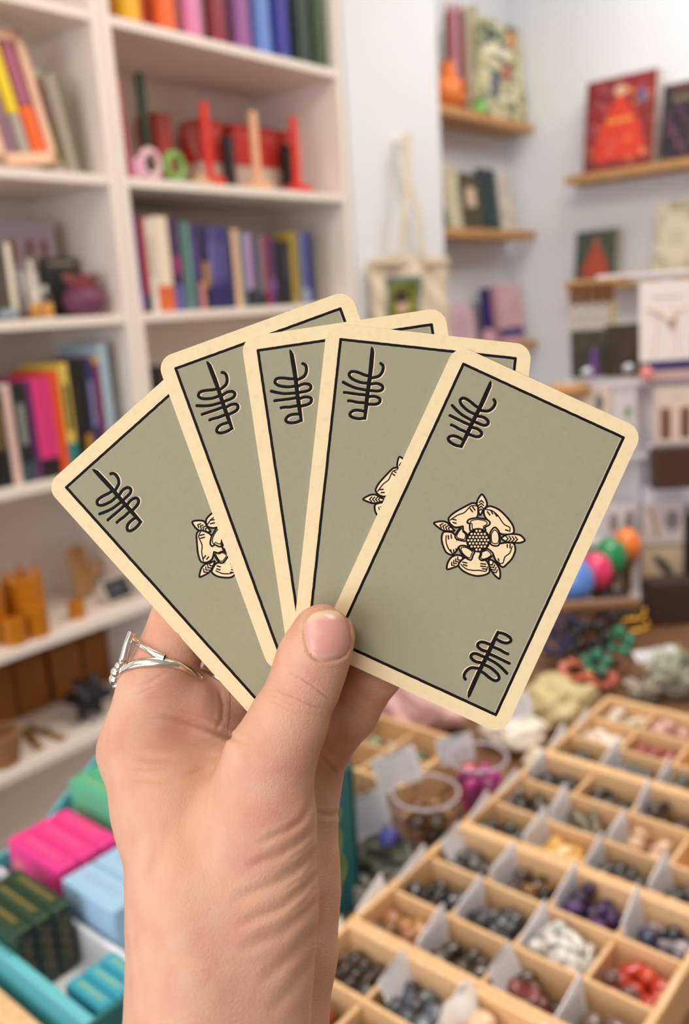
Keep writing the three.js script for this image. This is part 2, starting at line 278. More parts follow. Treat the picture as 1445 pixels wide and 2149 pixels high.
// left bookcase, third shelf
{
  const y = SH[2], z = BZ - .17;
  const lilac = canvasTex(256, 256, (x, w, h) => { x.fillStyle = '#c4b4bd'; x.fillRect(0, 0, w, h); x.fillStyle = '#8e5a5e'; for (const [a, b, r] of [[70, 80, 26], [145, 75, 22], [205, 70, 18]]) { x.beginPath(); x.ellipse(a, b, r * .8, r * 1.4, 0, 0, 7); x.fill(); } });
  { const p = onZ(70, 640, z), t = thing('lilac_carton', 'lilac carton printed with three dark ovals at the shelf back', 'box', [p.x, y, z]); part('body', bx(.15, .205, .05, 0, .1025, -.025, .002), mat(0xbfb0b8, .6), t); part('print', face(.148, .203, 0, .1025, .0006), new THREE.MeshStandardMaterial({ map: lilac, roughness: .6 }), t); }
  { const p = onZ(72, 655, BZ - .12), t = thing('white_stand', 'small white display stand before the lilac carton', 'stand', [p.x, y, BZ - .12]); part('panel', bx(.05, .1, .004, 0, .05, 0), mat(0xdcdad8, .5), t, null, [-.12, 0, 0]); part('foot', bx(.05, .006, .04, 0, .003, .015), mat(0xdcdad8, .5), t); }
  { const p = onZ(6, 660, BZ - .1), t = thing('grey_album', 'dark grey album standing upright at the left edge', 'album', [p.x, y, BZ - .1]); part('cover', bx(.016, .15, .1, 0, .075, 0), mat(0x5d5650, .6), t); part('pages', slab(.012, .144, .094, 0, .075, .005), M.pages, t); }
  { const p = onZ(140, 640, BZ - .13), t = thing('framed_book', 'dark book with a pale line across its top', 'book', [p.x, y + .002, BZ - .13]); t.rotation.x = -.1; part('cover', bx(.085, .125, .018, 0, .0625, 0, .001), mat(0x3c3833, .5), t); part('title_line', bx(.062, .006, .001, 0, .112, .0092, .0003), mat(0xa39a84, .6), t); part('picture', bx(.066, .082, .001, 0, .056, .0092, .0003), mat(0x22262b, .4), t); }
  // small bottles
  for (const [px, py, c, l] of [[74, 652, 0xc98a2c, 'amber filled small bottle at the left of the pair'], [99, 652, 0xd9942e, 'amber filled small bottle nearer the purple pouch']]) {
    const p = onZ(px, py, BZ - .04), t = thing('small_bottle', l, 'bottle', [p.x, y, BZ - .04], 0, 'amber bottles');
    part('glass', lathe([[0, 0], [.014, 0], [.015, .003], [.015, .038], [.006, .047], [.006, .056]], 20), M.clear, t); part('oil', lathe([[0, .002], [.012, .002], [.0125, .03], [0, .03]], 18), mat(c, .3), t); part('stopper', cyl(.0058, .005, .012, 0, .058, 0, 12), mat(0xd8d2c8, .5), t);
  }
  { const p = onZ(103, 655, BZ - .055), t = thing('white_pump_bottle', 'tall slim cream bottle with a thin neck behind the small ones', 'bottle', [p.x - .012, y, BZ - .085]); part('body', lathe([[0, 0], [.014, 0], [.015, .004], [.014, .05], [.007, .07], [.006, .12], [0, .121]], 20), mat(0xe4dccb, .4), t); part('cap', cyl(.007, .007, .02, 0, .13, 0, 14), mat(0x6d6258, .5), t); }
  for (const [px, c, r, l] of [[18, 0x8a95a0, .016, 'blue grey pebble on the shelf beside the album'], [46, 0x4a3b34, .013, 'dark brown pebble on the shelf before the white stand'], [33, 0xc9c2ba, .01, 'tiny white pebble between two darker ones']]) { const p = onZ(px, 668, BZ - .03); solo('pebble', mv(new THREE.SphereGeometry(r, 16, 10).scale(1.3, .7, 1), 0, r * .7, 0), mat(c, .5), l, 'pebble', [p.x, y, BZ - .03], 0, 'pebbles by the bottles'); }
  { // purple pouch with tied frilly top
    const p = onZ(178, 652, BZ - .06), t = thing('drawstring_pouch', 'purple drawstring pouch with a frilled reddish top', 'pouch', [p.x, y, BZ - .06]);
    const g = new THREE.SphereGeometry(.044, 36, 24); const q = g.attributes.position; for (let i = 0; i < q.count; i++) { const x = q.getX(i), yy = q.getY(i), zz = q.getZ(i), a = Math.atan2(zz, x); const k = 1 + .05 * Math.sin(a * 9 + yy * 60) * (yy > 0 ? 1 : .4); q.setXYZ(i, x * k, Math.max(yy * .82, -.031), zz * k); } g.computeVertexNormals();
    part('bag', mv(g, 0, .031, 0), mat(0x6d3552, .55, { sheen: .4 }), t);
    const f = new THREE.CylinderGeometry(.034, .02, .022, 48, 4, true); const w = f.attributes.position; for (let i = 0; i < w.count; i++) { const x = w.getX(i), yy = w.getY(i), zz = w.getZ(i), a = Math.atan2(zz, x); w.setXYZ(i, x * (1 + .16 * Math.sin(a * 11)), yy + .004 * Math.sin(a * 7), zz * (1 + .16 * Math.sin(a * 11))); } f.computeVertexNormals();
    part('frill', mv(f, 0, .074, 0), mat(0xa25a5e, .6, { side: THREE.DoubleSide }), t); part('cord', mv(new THREE.TorusGeometry(.021, .003, 8, 24), 0, .063, 0, Math.PI / 2), mat(0x9a2d2a, .6), t);
  }
}
// left bookcase, fourth shelf: mixed books
{
  const y = SH[3], z = BZ - .03, X = px => onZ(px, 1030 - px * .25, z).x;
  const row = [[-28, 5, .19, 0x17130f, 'black book cut by the left picture edge', { title: 0x6a5634 }], [5, 31, .188, 0x1b1612, 'black book with gold lettering left of the pale one', { title: 0x7a6238 }], [31, 51, .2, 0xd9b9ae, 'pale pink spine between two black books'], [51, 80, .195, 0x1d2420, 'black green book with silver lettering', { title: 0x8d9088, band: [0x2d4a4c, .1, .2] }], [80, 92, .2, 0x6b2a66, 'purple spine left of the magenta pair'], [92, 112, .205, 0xe0387c, 'left one of the magenta pair', { band: [0x1c1718, .1, .2] }], [112, 131, .205, 0xdd3576, 'right one of the magenta pair', { band: [0x1c1718, .1, .2] }], [131, 149, .215, 0xe8521c, 'orange red book right of the magenta pair', {}], [149, 170, .23, 0xd9bc55, 'yellow book with black lettering and a teal foot', { title: 0x3c3420, band: [0x2c7c78, .14, .28] }], [170, 189, .23, 0x16130f, 'black book right of the yellow one', { title: 0x2c2820 }], [189, 203, .23, 0x1c1916, 'black book with orange foot', { band: [0xb07a24, .18, .3] }], [203, 220, .23, 0x2c2f63, 'navy blue book with lilac lettering', { title: 0x8a88b0 }], [220, 233, .235, 0x7d2f52, 'maroon book left of the blue one', { band2: [0xc79a28, .97, .06] }], [233, 252, .262, 0xa8bfce, 'tall light blue book at the right end']];
  for (const [a, b, h, c, l, o] of row) { const xa = X(a), xb = X(b); placeBook(Math.max(.006, xb - xa - .001), h, .15, c, o ?? {}, l, 'books on the fourth shelf', [(xa + xb) / 2, y, z]); }
}
// left bookcase, fifth shelf: amber candles, carved hand, slate sign
{
  const y = SH[4];
  const amber = mat(0xb9700f, .35, { sheen: .2 });
  const cube = (px, py, z, s, h, label, crown) => {
    const p = onZ(px, py, z), t = thing('amber_candle', label, 'candle', [p.x, y, z], .2, 'amber candles'); const pts = []; for (let k = 0; k < 16; k++) { const a = k / 16 * Math.PI * 2 + Math.PI / 16, r = s * (k % 2 ? 1 : .93); pts.push(new THREE.Vector2(Math.cos(a) * r, Math.sin(a) * r)); }
    part('wax', mv(new THREE.ExtrudeGeometry(new THREE.Shape(pts), { depth: h, bevelEnabled: true, bevelSize: .002, bevelThickness: .002, bevelSegments: 2 }).rotateX(-Math.PI / 2), 0, .002, 0), amber, t);
    if (crown) for (let k = 0; k < 5; k++) { const a = k / 5 * Math.PI * 2 + .3; part('crown_point', mv(new THREE.ConeGeometry(.011, .032, 8), Math.cos(a) * s * .78, h + .014, Math.sin(a) * s * .78), amber, t); } else part('wick', cyl(.001, .001, .01, 0, h + .006, 0, 6), mat(0x2a2420), t);
  };
  cube(56, 1290, BZ - .105, .042, .108, 'large amber candle with a pointed crown rim', true);
  cube(-26, 1300, BZ - .09, .036, .1, 'amber candle cut by the left picture edge', true);
  cube(34, 1345, BZ - .035, .0225, .048, 'small ribbed amber candle at the front left', false);
  cube(80, 1328, BZ - .035, .0225, .062, 'ribbed amber candle in front of the crowned one', false);
  cube(163, 1298, BZ - .06, .0165, .034, 'tiny single amber cube candle on the white shelf', false);
  { // carved wooden hands
    const p = onZ(196, 1225, BZ - .17), t = thing('wooden_hand', 'carved wooden open hand standing at the shelf back', 'carving', [Math.min(p.x, LX[1] - .075), y, BZ - .17], .5); const w = M.oak;
    part('palm', bx(.07, .06, .02, 0, .035, 0, .008), w, t, null, [-.2, 0, 0]); for (let k = 0; k < 4; k++) part('finger', mv(new THREE.CapsuleGeometry(.0085, .045 + .012 * Math.sin(k + .6), 6, 12), -.027 + k * .018, .09, -.014, -.2, 0, (1.5 - k) * .07), w, t); part('thumb', mv(new THREE.CapsuleGeometry(.009, .035, 6, 12), .045, .055, .004, 0, 0, -.7), w, t);
  }
  { const p = onZ(262, 1262, BZ - .05), t = thing('slate_sign', 'small chalked slate sign leaning near the cards', 'sign', [Math.min(p.x, LX[1] - .045), y + .004, BZ - .06], -.1); t.rotation.x = -.5; part('slate', bx(.062, .05, .005, 0, .028, 0, .001), mat(0x2c2e31, .8), t); part('frame', [bx(.07, .005, .008, 0, .0025, 0), bx(.07, .005, .008, 0, .0545, 0), bx(.005, .057, .008, -.0335, .0285, 0), bx(.005, .057, .008, .0335, .0285, 0)], mat(0xcfc4b4, .6), t); part('chalk_marks', [bx(.03, .002, .0006, -.004, .038, .0027, .0002), bx(.036, .002, .0006, 0, .03, .0027, .0002), bx(.026, .002, .0006, -.006, .022, .0027, .0002)], mat(0x777a7e, .9), t); }
}
// left bookcase, sixth shelf: amber jars, black star, sticks, basket
{
  const y = SH[5], am = mat(0x9a5a12, .4);
  for (const [px, w, h, l] of [[-2, .078, .17, 'brown amber carton at the dark left end of the low shelf'], [72, .078, .165, 'brown amber carton second from left on the low shelf'], [148, .082, .165, 'brown amber carton behind the black star'], [218, .07, .165, 'lighter amber carton nearest the hand']]) { const p = onZ(px, 1500, BZ - .24), t = thing('amber_carton', l, 'box', [Math.min(p.x, LX[1] - w / 2 - .004), y, BZ - .25], 0, 'amber cartons on the low shelf'); part('body', bx(w, h * .8, .055, 0, h * .4, 0, .004), am, t); part('lid', bx(w + .003, h * .2, .058, 0, h * .9, 0, .004), mat(0x7e450c, .45), t); }
  { // black faceted star
    const p = onZ(190, 1500, BZ - .075), t = thing('black_star', 'black many-pointed star candle on the low shelf', 'candle', [p.x, y, BZ - .075]); const dirs = []; const ph = (1 + Math.sqrt(5)) / 2; for (const a of [-1, 1]) for (const b of [-ph, ph]) dirs.push(V(0, a, b), V(a, b, 0), V(b, 0, a)); const g = dirs.map(v => { v.normalize(); const c = new THREE.ConeGeometry(.023, .04, 5); c.translate(0, .044, 0); c.applyQuaternion(new THREE.Quaternion().setFromUnitVectors(V(0, 1, 0), v)); return c; });
    part('star_body', mv(merge([new THREE.IcosahedronGeometry(.034, 0), ...g]), 0, .056, 0), mat(0x121113, .35), t); part('wick', cyl(.001, .001, .01, 0, .122, 0, 6), mat(0x2a2420), t);
  }
  for (const [a, b, l] of [[[60, 1522], [134, 1548], 'gold brown incense stick bundle lying across the low shelf'], [[50, 1530], [84, 1568], 'gold brown incense stick bundle pointing at the basket']]) { const P = onY(...a, y + .008), Q = onY(...b, y + .008), m = P.clone().add(Q).multiplyScalar(.5), t = thing('incense_bundle', l, 'incense', [m.x, y + .001, m.z], -Math.atan2(Q.z - P.z, Q.x - P.x), 'incense bundles'); const L = P.distanceTo(Q); for (let k = 0; k < 3; k++) part('stick', bx(L, .005, .005, 0, .003 + (k === 1 ? .005 : 0), (k - 1) * .0055, .001), mat(0x9a7420, .6), t); part('tie', bx(.006, .012, .018, 0, .0062, 0, .002), mat(0x4a3414, .8), t); }
  { const p = onZ(6, 1600, BZ - .055), t = thing('woven_basket', 'small round woven basket at the left picture edge', 'basket', [p.x, y, BZ - .055]); for (let k = 0; k < 9; k++) part('coil', mv(new THREE.TorusGeometry(.031 + .0012 * k, .0046, 8, 30), 0, .005 + k * .008, 0, Math.PI / 2), mat(k % 2 ? 0x8a5f3a : 0xa0744a, .85), t); part('base', cyl(.03, .03, .004, 0, .003, 0), mat(0x7a5230, .9), t); }
}

// ------------------------------------------------------------------ tote bag on the pillar
{
  const z = -1.6, top = onZ(828, 288, z), bl = onZ(762, 560, z), brr = onZ(917, 545, z), yTop = onZ(840, 536, z).y;
  const cx = (bl.x + brr.x) / 2, w = brr.x - bl.x, h = .4, t = thing('tote_bag', 'cream canvas tote bag hanging on the white pillar', 'bag', [cx, yTop - h, z + .012]);
  const cloth = new THREE.MeshPhysicalMaterial({ color: 0xe0d2b8, roughness: .95, sheen: .3, side: THREE.DoubleSide, bumpMap: dataTex(128, (u, v) => { const k = .5 + .25 * Math.sin(u * 128 * Math.PI) + .25 * Math.sin(v * 128 * Math.PI); return [k, k, k]; }, false, 30, 30), bumpScale: .0004 });
  const g = new THREE.PlaneGeometry(w, h, 40, 40); const p = g.attributes.position; for (let i = 0; i < p.count; i++) { const x = p.getX(i), y = p.getY(i), u = (y / h + .5); p.setZ(i, .012 * Math.sin(x * 40 + 1) * u * u + .01 * Math.sin(x * 18 + y * 8) + .004 * Math.sin(y * 60 + x * 30)); p.setY(i, y - .012 * u * (1 - Math.cos(x * 9)) - (u > .97 ? .004 * Math.sin(x * 30) : 0)); }
  g.computeVertexNormals(); part('front_panel', mv(g, 0, h / 2, .022), cloth, t);
  part('back_panel', mv(g.clone(), 0, 0, -.012), cloth, t);
  part('hem', bx(w * .99, .02, .004, 0, h - .018, .032, .002), cloth, t);
  // straps to the hook
  const hook = V(top.x - cx, top.y - (yTop - h), .014);
  for (const [x0, zz, wd] of [[-w * .2, .036, .026], [w * .2, .012, .02]]) {
    const pts = [V(x0, h - .03, zz), V(x0 * .75, h + .1, zz + .004), V(x0 * .3 + hook.x * .6, (h + hook.y) / 2 + .04, zz), V(hook.x + (x0 < 0 ? -.006 : .008), hook.y - .01, zz), V(hook.x + (x0 < 0 ? .004 : .012), hook.y - .004, zz)];
    const c = new THREE.CatmullRomCurve3(pts), gg = []; const N = 28, pos = [], idx = [];
    for (let i = 0; i <= N; i++) { const q = c.getPoint(i / N), tn = c.getTangent(i / N), nx = tn.y, ny = -tn.x; for (const s of [-.5, .5]) for (const dz of [0, .003]) pos.push(q.x + nx * s * wd, q.y + ny * s * wd, q.z + dz); }
    for (let i = 0; i < N; i++) { const o = i * 4; for (const [a, b] of [[0, 1], [1, 3], [3, 2], [2, 0]]) idx.push(o + a, o + b, o + 4 + a, o + b, o + 4 + b, o + 4 + a); }
    const sg = new THREE.BufferGeometry(); sg.setAttribute('position', new THREE.Float32BufferAttribute(pos, 3)); sg.setIndex(idx); const ng = sg.toNonIndexed(); ng.computeVertexNormals(); part('strap', ng, cloth, t);
  }
  const print = canvasTex(200, 260, (x, W, H) => { x.fillStyle = '#6a7f86'; x.fillRect(0, 0, W, H); x.fillStyle = '#8a8a2c'; x.fillRect(18, 18, W - 36, H - 36); x.fillStyle = '#4d5c22'; for (let k = 0; k < 40; k++) { x.beginPath(); x.ellipse(20 + hash2(k, 3) * 160, 20 + hash2(k, 5) * 220, 14, 7, k, 0, 7); x.fill(); } x.fillStyle = '#cfae92'; x.beginPath(); x.ellipse(100, 110, 32, 40, 0, 0, 7); x.fill(); x.fillStyle = '#3a2c22'; x.beginPath(); x.ellipse(98, 78, 40, 28, 0, 0, 7); x.fill(); x.fillStyle = '#b9a896'; x.beginPath(); x.moveTo(40, 242); x.quadraticCurveTo(100, 130, 165, 242); x.fill(); });
  const pr = onZ(852, 580, z + .05), pg = new THREE.PlaneGeometry(.14, .185, 14, 14); const q = pg.attributes.position; const px0 = pr.x - cx, py0 = pr.y - (yTop - h) - .0925;
  for (let i = 0; i < q.count; i++) { const x = q.getX(i) + px0, y = q.getY(i) + py0 - h / 2, u = y / h + .5; q.setXYZ(i, x, y + h / 2, .022 + .012 * Math.sin(x * 40 + 1) * u * u + .01 * Math.sin(x * 18 + y * 8) + .004 * Math.sin(y * 60 + x * 30) + .0012); } pg.computeVertexNormals();
  part('printed_patch', pg, new THREE.MeshStandardMaterial({ map: print, roughness: .9 }), t);
  const hk = thing('wall_hook', 'small white wall hook carrying the tote bag', 'hook', [top.x, top.y - .004, z]); part('peg', mv(cyl(.006, .006, .05, 0, 0, 0, 12), 0, -.012, .025, Math.PI / 2), mat(0xe8e6e2, .4), hk); part('plate', cyl(.016, .016, .006, 0, 0, 0, 20).rotateX(Math.PI / 2), mat(0xe8e6e2, .4), hk, [0, 0, .003]);
}

// ------------------------------------------------------------------ wall shelves and what stands on them
function coverTex(draw, w = 256, h = 360) { return canvasTex(w, h, draw); }
function faceBook(w, h, t, cover, edge, label, pos, turn, lean, group, name = 'book', category = 'book') { // shows its front (+z), base at 0
  const g = thing(name, label, category, pos, 0, group); g.rotation.set(-lean, turn, 0, 'YXZ');
  const cv = part('cover', [bx(w, h, .003, 0, h / 2, -.0015, .001), bx(w, h, .003, 0, h / 2, -t + .0015, .001), bx(.003, h, t, -w / 2 + .0015, h / 2, -t / 2, .001)], mat(edge, .5), g);
  part('page_block', slab(w - .005, h - .006, t - .0062, .001, h / 2, -t / 2), M.pages, g);
  if (cover) part('cover_print', face(w - .002, h - .002, 0, h / 2, .0004), new THREE.MeshPhysicalMaterial({ map: cover, roughness: .4 }), cv);
  return g;
}
function scatter(x, W, H, cols, n, r, s) { for (let k = 0; k < n; k++) { x.fillStyle = cols[(hash2(k, s) * cols.length) | 0]; x.beginPath(); x.ellipse(hash2(k, s + 1) * W, hash2(k, s + 2) * H, r * (.4 + hash2(k, s + 3)), r * (.25 + .5 * hash2(k, s + 4)), hash2(k, s + 5) * 6, 0, 7); x.fill(); } }
const alcoveY = [2.045, 1.682, 1.292], AZ = -1.75, AF = -1.62;
alcoveY.forEach((y, i) => { const t = thing('wall_shelf', ['top', 'middle', 'lowest'][i] + ' narrow oak shelf in the alcove right of the pillar', 'shelf', [(2.397 + 3.022) / 2, y, AZ], 0, 'alcove shelves'); part('board', bx(3.022 - 2.397, .028, .128, 0, -.014, .065, .002), M.oak, t); part('back_lip', bx(3.022 - 2.397, .018, .008, 0, .009, .005, .001), M.oak, t); });
{
  const y = alcoveY[0], Z = -1.655;
  const foliage = coverTex((x, W, H) => { x.fillStyle = '#d9d2ae'; x.fillRect(0, 0, W, H); scatter(x, W, H, ['#4c5a44', '#7c8468', '#b8b48c', '#3a4448', '#c2b880', '#6f7658'], 160, 20, 3); x.fillStyle = '#3c4a44'; x.beginPath(); x.ellipse(110, 50, 26, 22, 0, 0, 7); x.fill(); x.fillStyle = '#e08c48'; x.fillRect(190, 20, 34, 60); x.fillStyle = '#b5573c'; x.beginPath(); x.ellipse(165, 180, 20, 34, .4, 0, 7); x.fill(); x.fillStyle = '#434c66'; x.beginPath(); x.ellipse(100, 235, 22, 60, .2, 0, 7); x.fill(); x.fillStyle = '#efe9d0'; x.fillRect(70, 95, 130, 26); });
  const a = onZ(1004, 205, Z), b = onZ(1108, 225, Z), hh = onZ(1004, 15, Z).y - y;
  faceBook(b.x - a.x, hh, .02, foliage, 0xc9c2a0, 'large cream picture book with leafy cover on the top alcove shelf', [(a.x + b.x) / 2, y, Z], 0, .1, 'leafy books');
  for (let k = 0; k < 3; k++) { const q = book(.011, hh * (1 - .012 * k), .1, [0xbcb48e, 0xa39a76, 0xcfc7a6][k], { title: 0x6c7058 }); q.name = numbered('book'); q.position.set(a.x - .012 - .0135 * k, y, Z + .008); scene.add(q); tag(q, ['cream spine next to the large leafy book', 'olive cream spine second from the leafy book', 'pale spine third from the leafy book'][k], 'book', 'spines beside the leafy book'); }
  for (const [px, c, l] of [[952, 0x8c2f40, 'dark red incense packet at the far left of the alcove shelf'], [963, 0xc08a98, 'pale rose incense packet between two dark ones'], [975, 0x7c2434, 'wine red incense packet beside the cream spines']]) { const p = onZ(px, 212, Z), h = onZ(px, 8, Z).y - y, t = thing('incense_packet', l, 'packet', [p.x, y, Z - .01], 0, 'tall incense packets'); part('sleeve', bx(.026, h * .92, .012, 0, h * .46, 0, .002), mat(c, .5), t); part('tab', bx(.02, h * .08, .002, 0, h * .955, 0, .0008), mat(0xb06070, .6), t); }
  { const p = onZ(961, 214, -1.635), t = thing('orange_vase', 'round orange vase with folded petals on the alcove shelf', 'vase', [p.x, y, -1.672]); const g = new THREE.SphereGeometry(.042, 40, 26), q = g.attributes.position; for (let i = 0; i < q.count; i++) { const X = q.getX(i), Y = q.getY(i), Zz = q.getZ(i), an = Math.atan2(Zz, X), k = 1 + .14 * Math.abs(Math.sin(an * 2.5 + Y * 25)); q.setXYZ(i, X * k, Y, Zz * k); } g.computeVertexNormals(); t.scale.setScalar(1.25); part('body', mv(g, 0, .042, 0), mat(0xf0843a, .4), t); part('neck', lathe([[.014, 0], [.02, .012], [.016, .03], [.02, .036]], 20), mat(0xf0843a, .4, { side: THREE.DoubleSide }), t, [0, .078, 0]); part('heart', ball(.014, .0, .05, .042, 14), mat(0xb8541c, .5), t); }
  { const p = onZ(1008, 222, -1.63), t = thing('green_candle_jar', 'small green candle before the leafy book', 'candle', [p.x, y, -1.634]); part('body', lathe([[0, 0], [.02, 0], [.022, .003], [.022, .03], [0, .03]], 22), mat(0x7cc25a, .4), t); part('lid', cyl(.016, .02, .018, 0, .039, 0), mat(0x4c7a34, .5), t); }
}
{
  const y = alcoveY[1], Z = -1.66;
  const set = [
    [940, 972, .175, 0xcfc8ae, 'cream book at the left of the middle alcove shelf', (x, W, H) => { x.fillStyle = '#c4bfa4'; x.fillRect(0, 0, W, H); scatter(x, W, H, ['#b0ab8e', '#d6d0b8'], 40, 24, 11); }],
    [973, 1016, .165, 0x6a5a34, 'dark book with a cream square on its cover', (x, W, H) => { x.fillStyle = '#4a4434'; x.fillRect(0, 0, W, H); scatter(x, W, H, ['#3a3a2c', '#5f5638', '#2c2f28'], 60, 22, 21); x.fillStyle = '#cdb89c'; x.fillRect(70, 90, 120, 120); }],
    [1017, 1050, .185, 0x16333a, 'dark teal book in the middle of its shelf', (x, W, H) => { x.fillStyle = '#173238'; x.fillRect(0, 0, W, H); scatter(x, W, H, ['#12282c', '#1f4046'], 30, 30, 31); }],
    [1052, 1082, .18, 0xd6cfc4, 'white floral book at the right of the middle alcove shelf', (x, W, H) => { x.fillStyle = '#cfc8bd'; x.fillRect(0, 0, W, H); scatter(x, W, H, ['#a8a294', '#b9a89c', '#dcd6cc'], 60, 24, 41); }]];
  for (const [a, b, h, c, l, f] of set) { const p = onZ(a, 480, Z), q = onZ(b, 480, Z); faceBook(q.x - p.x, h * 1.12, .018, coverTex(f), c, l, [(p.x + q.x) / 2, y, Z], 0, .1, 'books on the middle alcove shelf'); }
  { const p = onZ(936, 482, -1.63), t = thing('green_bottle', 'small bottle green jar at the left shelf end', 'jar', [p.x, y, -1.635]); part('body', lathe([[0, 0], [.013, 0], [.014, .003], [.014, .03], [.008, .036], [.008, .044], [0, .044]], 20), mat(0x2f6a4c, .25), t); part('cap', cyl(.009, .009, .01, 0, .049, 0), mat(0x1f4030, .4), t); }
}
{
  const y = alcoveY[2], Z = -1.66;
  const rose = coverTex((x, W, H) => { x.fillStyle = '#d4b4bf'; x.fillRect(0, 0, W, H); x.strokeStyle = '#a8607c'; x.lineWidth = 8; for (let k = 1; k < 4; k++) { x.beginPath(); x.ellipse(W / 2, H / 2, 26 * k, 42 * k, 0, 0, 7); x.stroke(); } });
  { const p = onZ(945, 712, Z), q = onZ(996, 712, Z), w = q.x - p.x, h = .16, t = thing('pink_plaque', 'rounded pink plaque with red ovals on the lowest alcove shelf', 'plaque', [(p.x + q.x) / 2, y, Z]); t.rotation.x = -.1; const s = new THREE.Shape(); s.moveTo(-w / 2, 0); s.lineTo(w / 2, 0); s.lineTo(w / 2, h * .6); s.absellipse(0, h * .6, w / 2, h * .4, 0, Math.PI); s.lineTo(-w / 2, 0); const g = new THREE.ExtrudeGeometry(s, { depth: .008, bevelEnabled: false }); part('board', g, mat(0xd4b4bf, .6), t); part('oval_print', face(w * .8, h * .78, 0, h * .48, .0086), new THREE.MeshStandardMaterial({ map: rose, roughness: .6 }), t); }
  { const p = onZ(1022, 700, Z - .02), q = onZ(1046, 700, Z - .02); faceBook(.075, .2, .02, null, 0x35276e, 'violet blue book standing behind the pink one', [(p.x + q.x) / 2, y, Z - .02], 0, .06, 'books on the lowest alcove shelf'); }
  { const tex = coverTex((x, W, H) => { x.fillStyle = '#d3a9b0'; x.fillRect(0, 0, W, H); scatter(x, W, H, ['#c08d98', '#dcb6bb'], 30, 26, 51); x.fillStyle = '#3a2a74'; x.fillRect(0, H * .74, W, H * .16); }); const p = onZ(1050, 700, Z + .01), q = onZ(1100, 706, Z + .01); faceBook(q.x - p.x, .21, .024, tex, 0xcf9fa8, 'pink book with a violet band along its foot', [(p.x + q.x) / 2, y, Z + .012], 0, .1, 'books on the lowest alcove shelf'); }
  { const p = onZ(1026, 712, -1.63), t = thing('pink_jar', 'pink round lidded jar before the violet book', 'jar', [p.x, y, -1.634]); part('body', lathe([[0, 0], [.02, 0], [.025, .006], [.026, .03], [.02, .04], [0, .04]], 24), mat(0xd9a7b4, .35), t); part('lid', lathe([[0, .062], [.008, .06], [.022, .048], [.023, .04], [0, .04]], 24), mat(0xc79aa8, .35), t); }
}
const rightY = [1.842, 1.49, 1.11], RXW = 3.06, RF = 2.93;
rightY.forEach((y, i) => { const t = thing('wall_shelf', ['top oak shelf on the right wall under the red book', 'second oak shelf on the right wall', 'third oak shelf on the right wall behind the card rack'][i], 'shelf', [RXW, y, -.86], 0, 'right wall shelves'); part('board', bx(.128, .026, 1.2, -.065, -.013, 0, .002), M.oak, t); part('back_lip', bx(.008, .018, 1.2, -.005, .009, 0, .001), M.oak, t); });
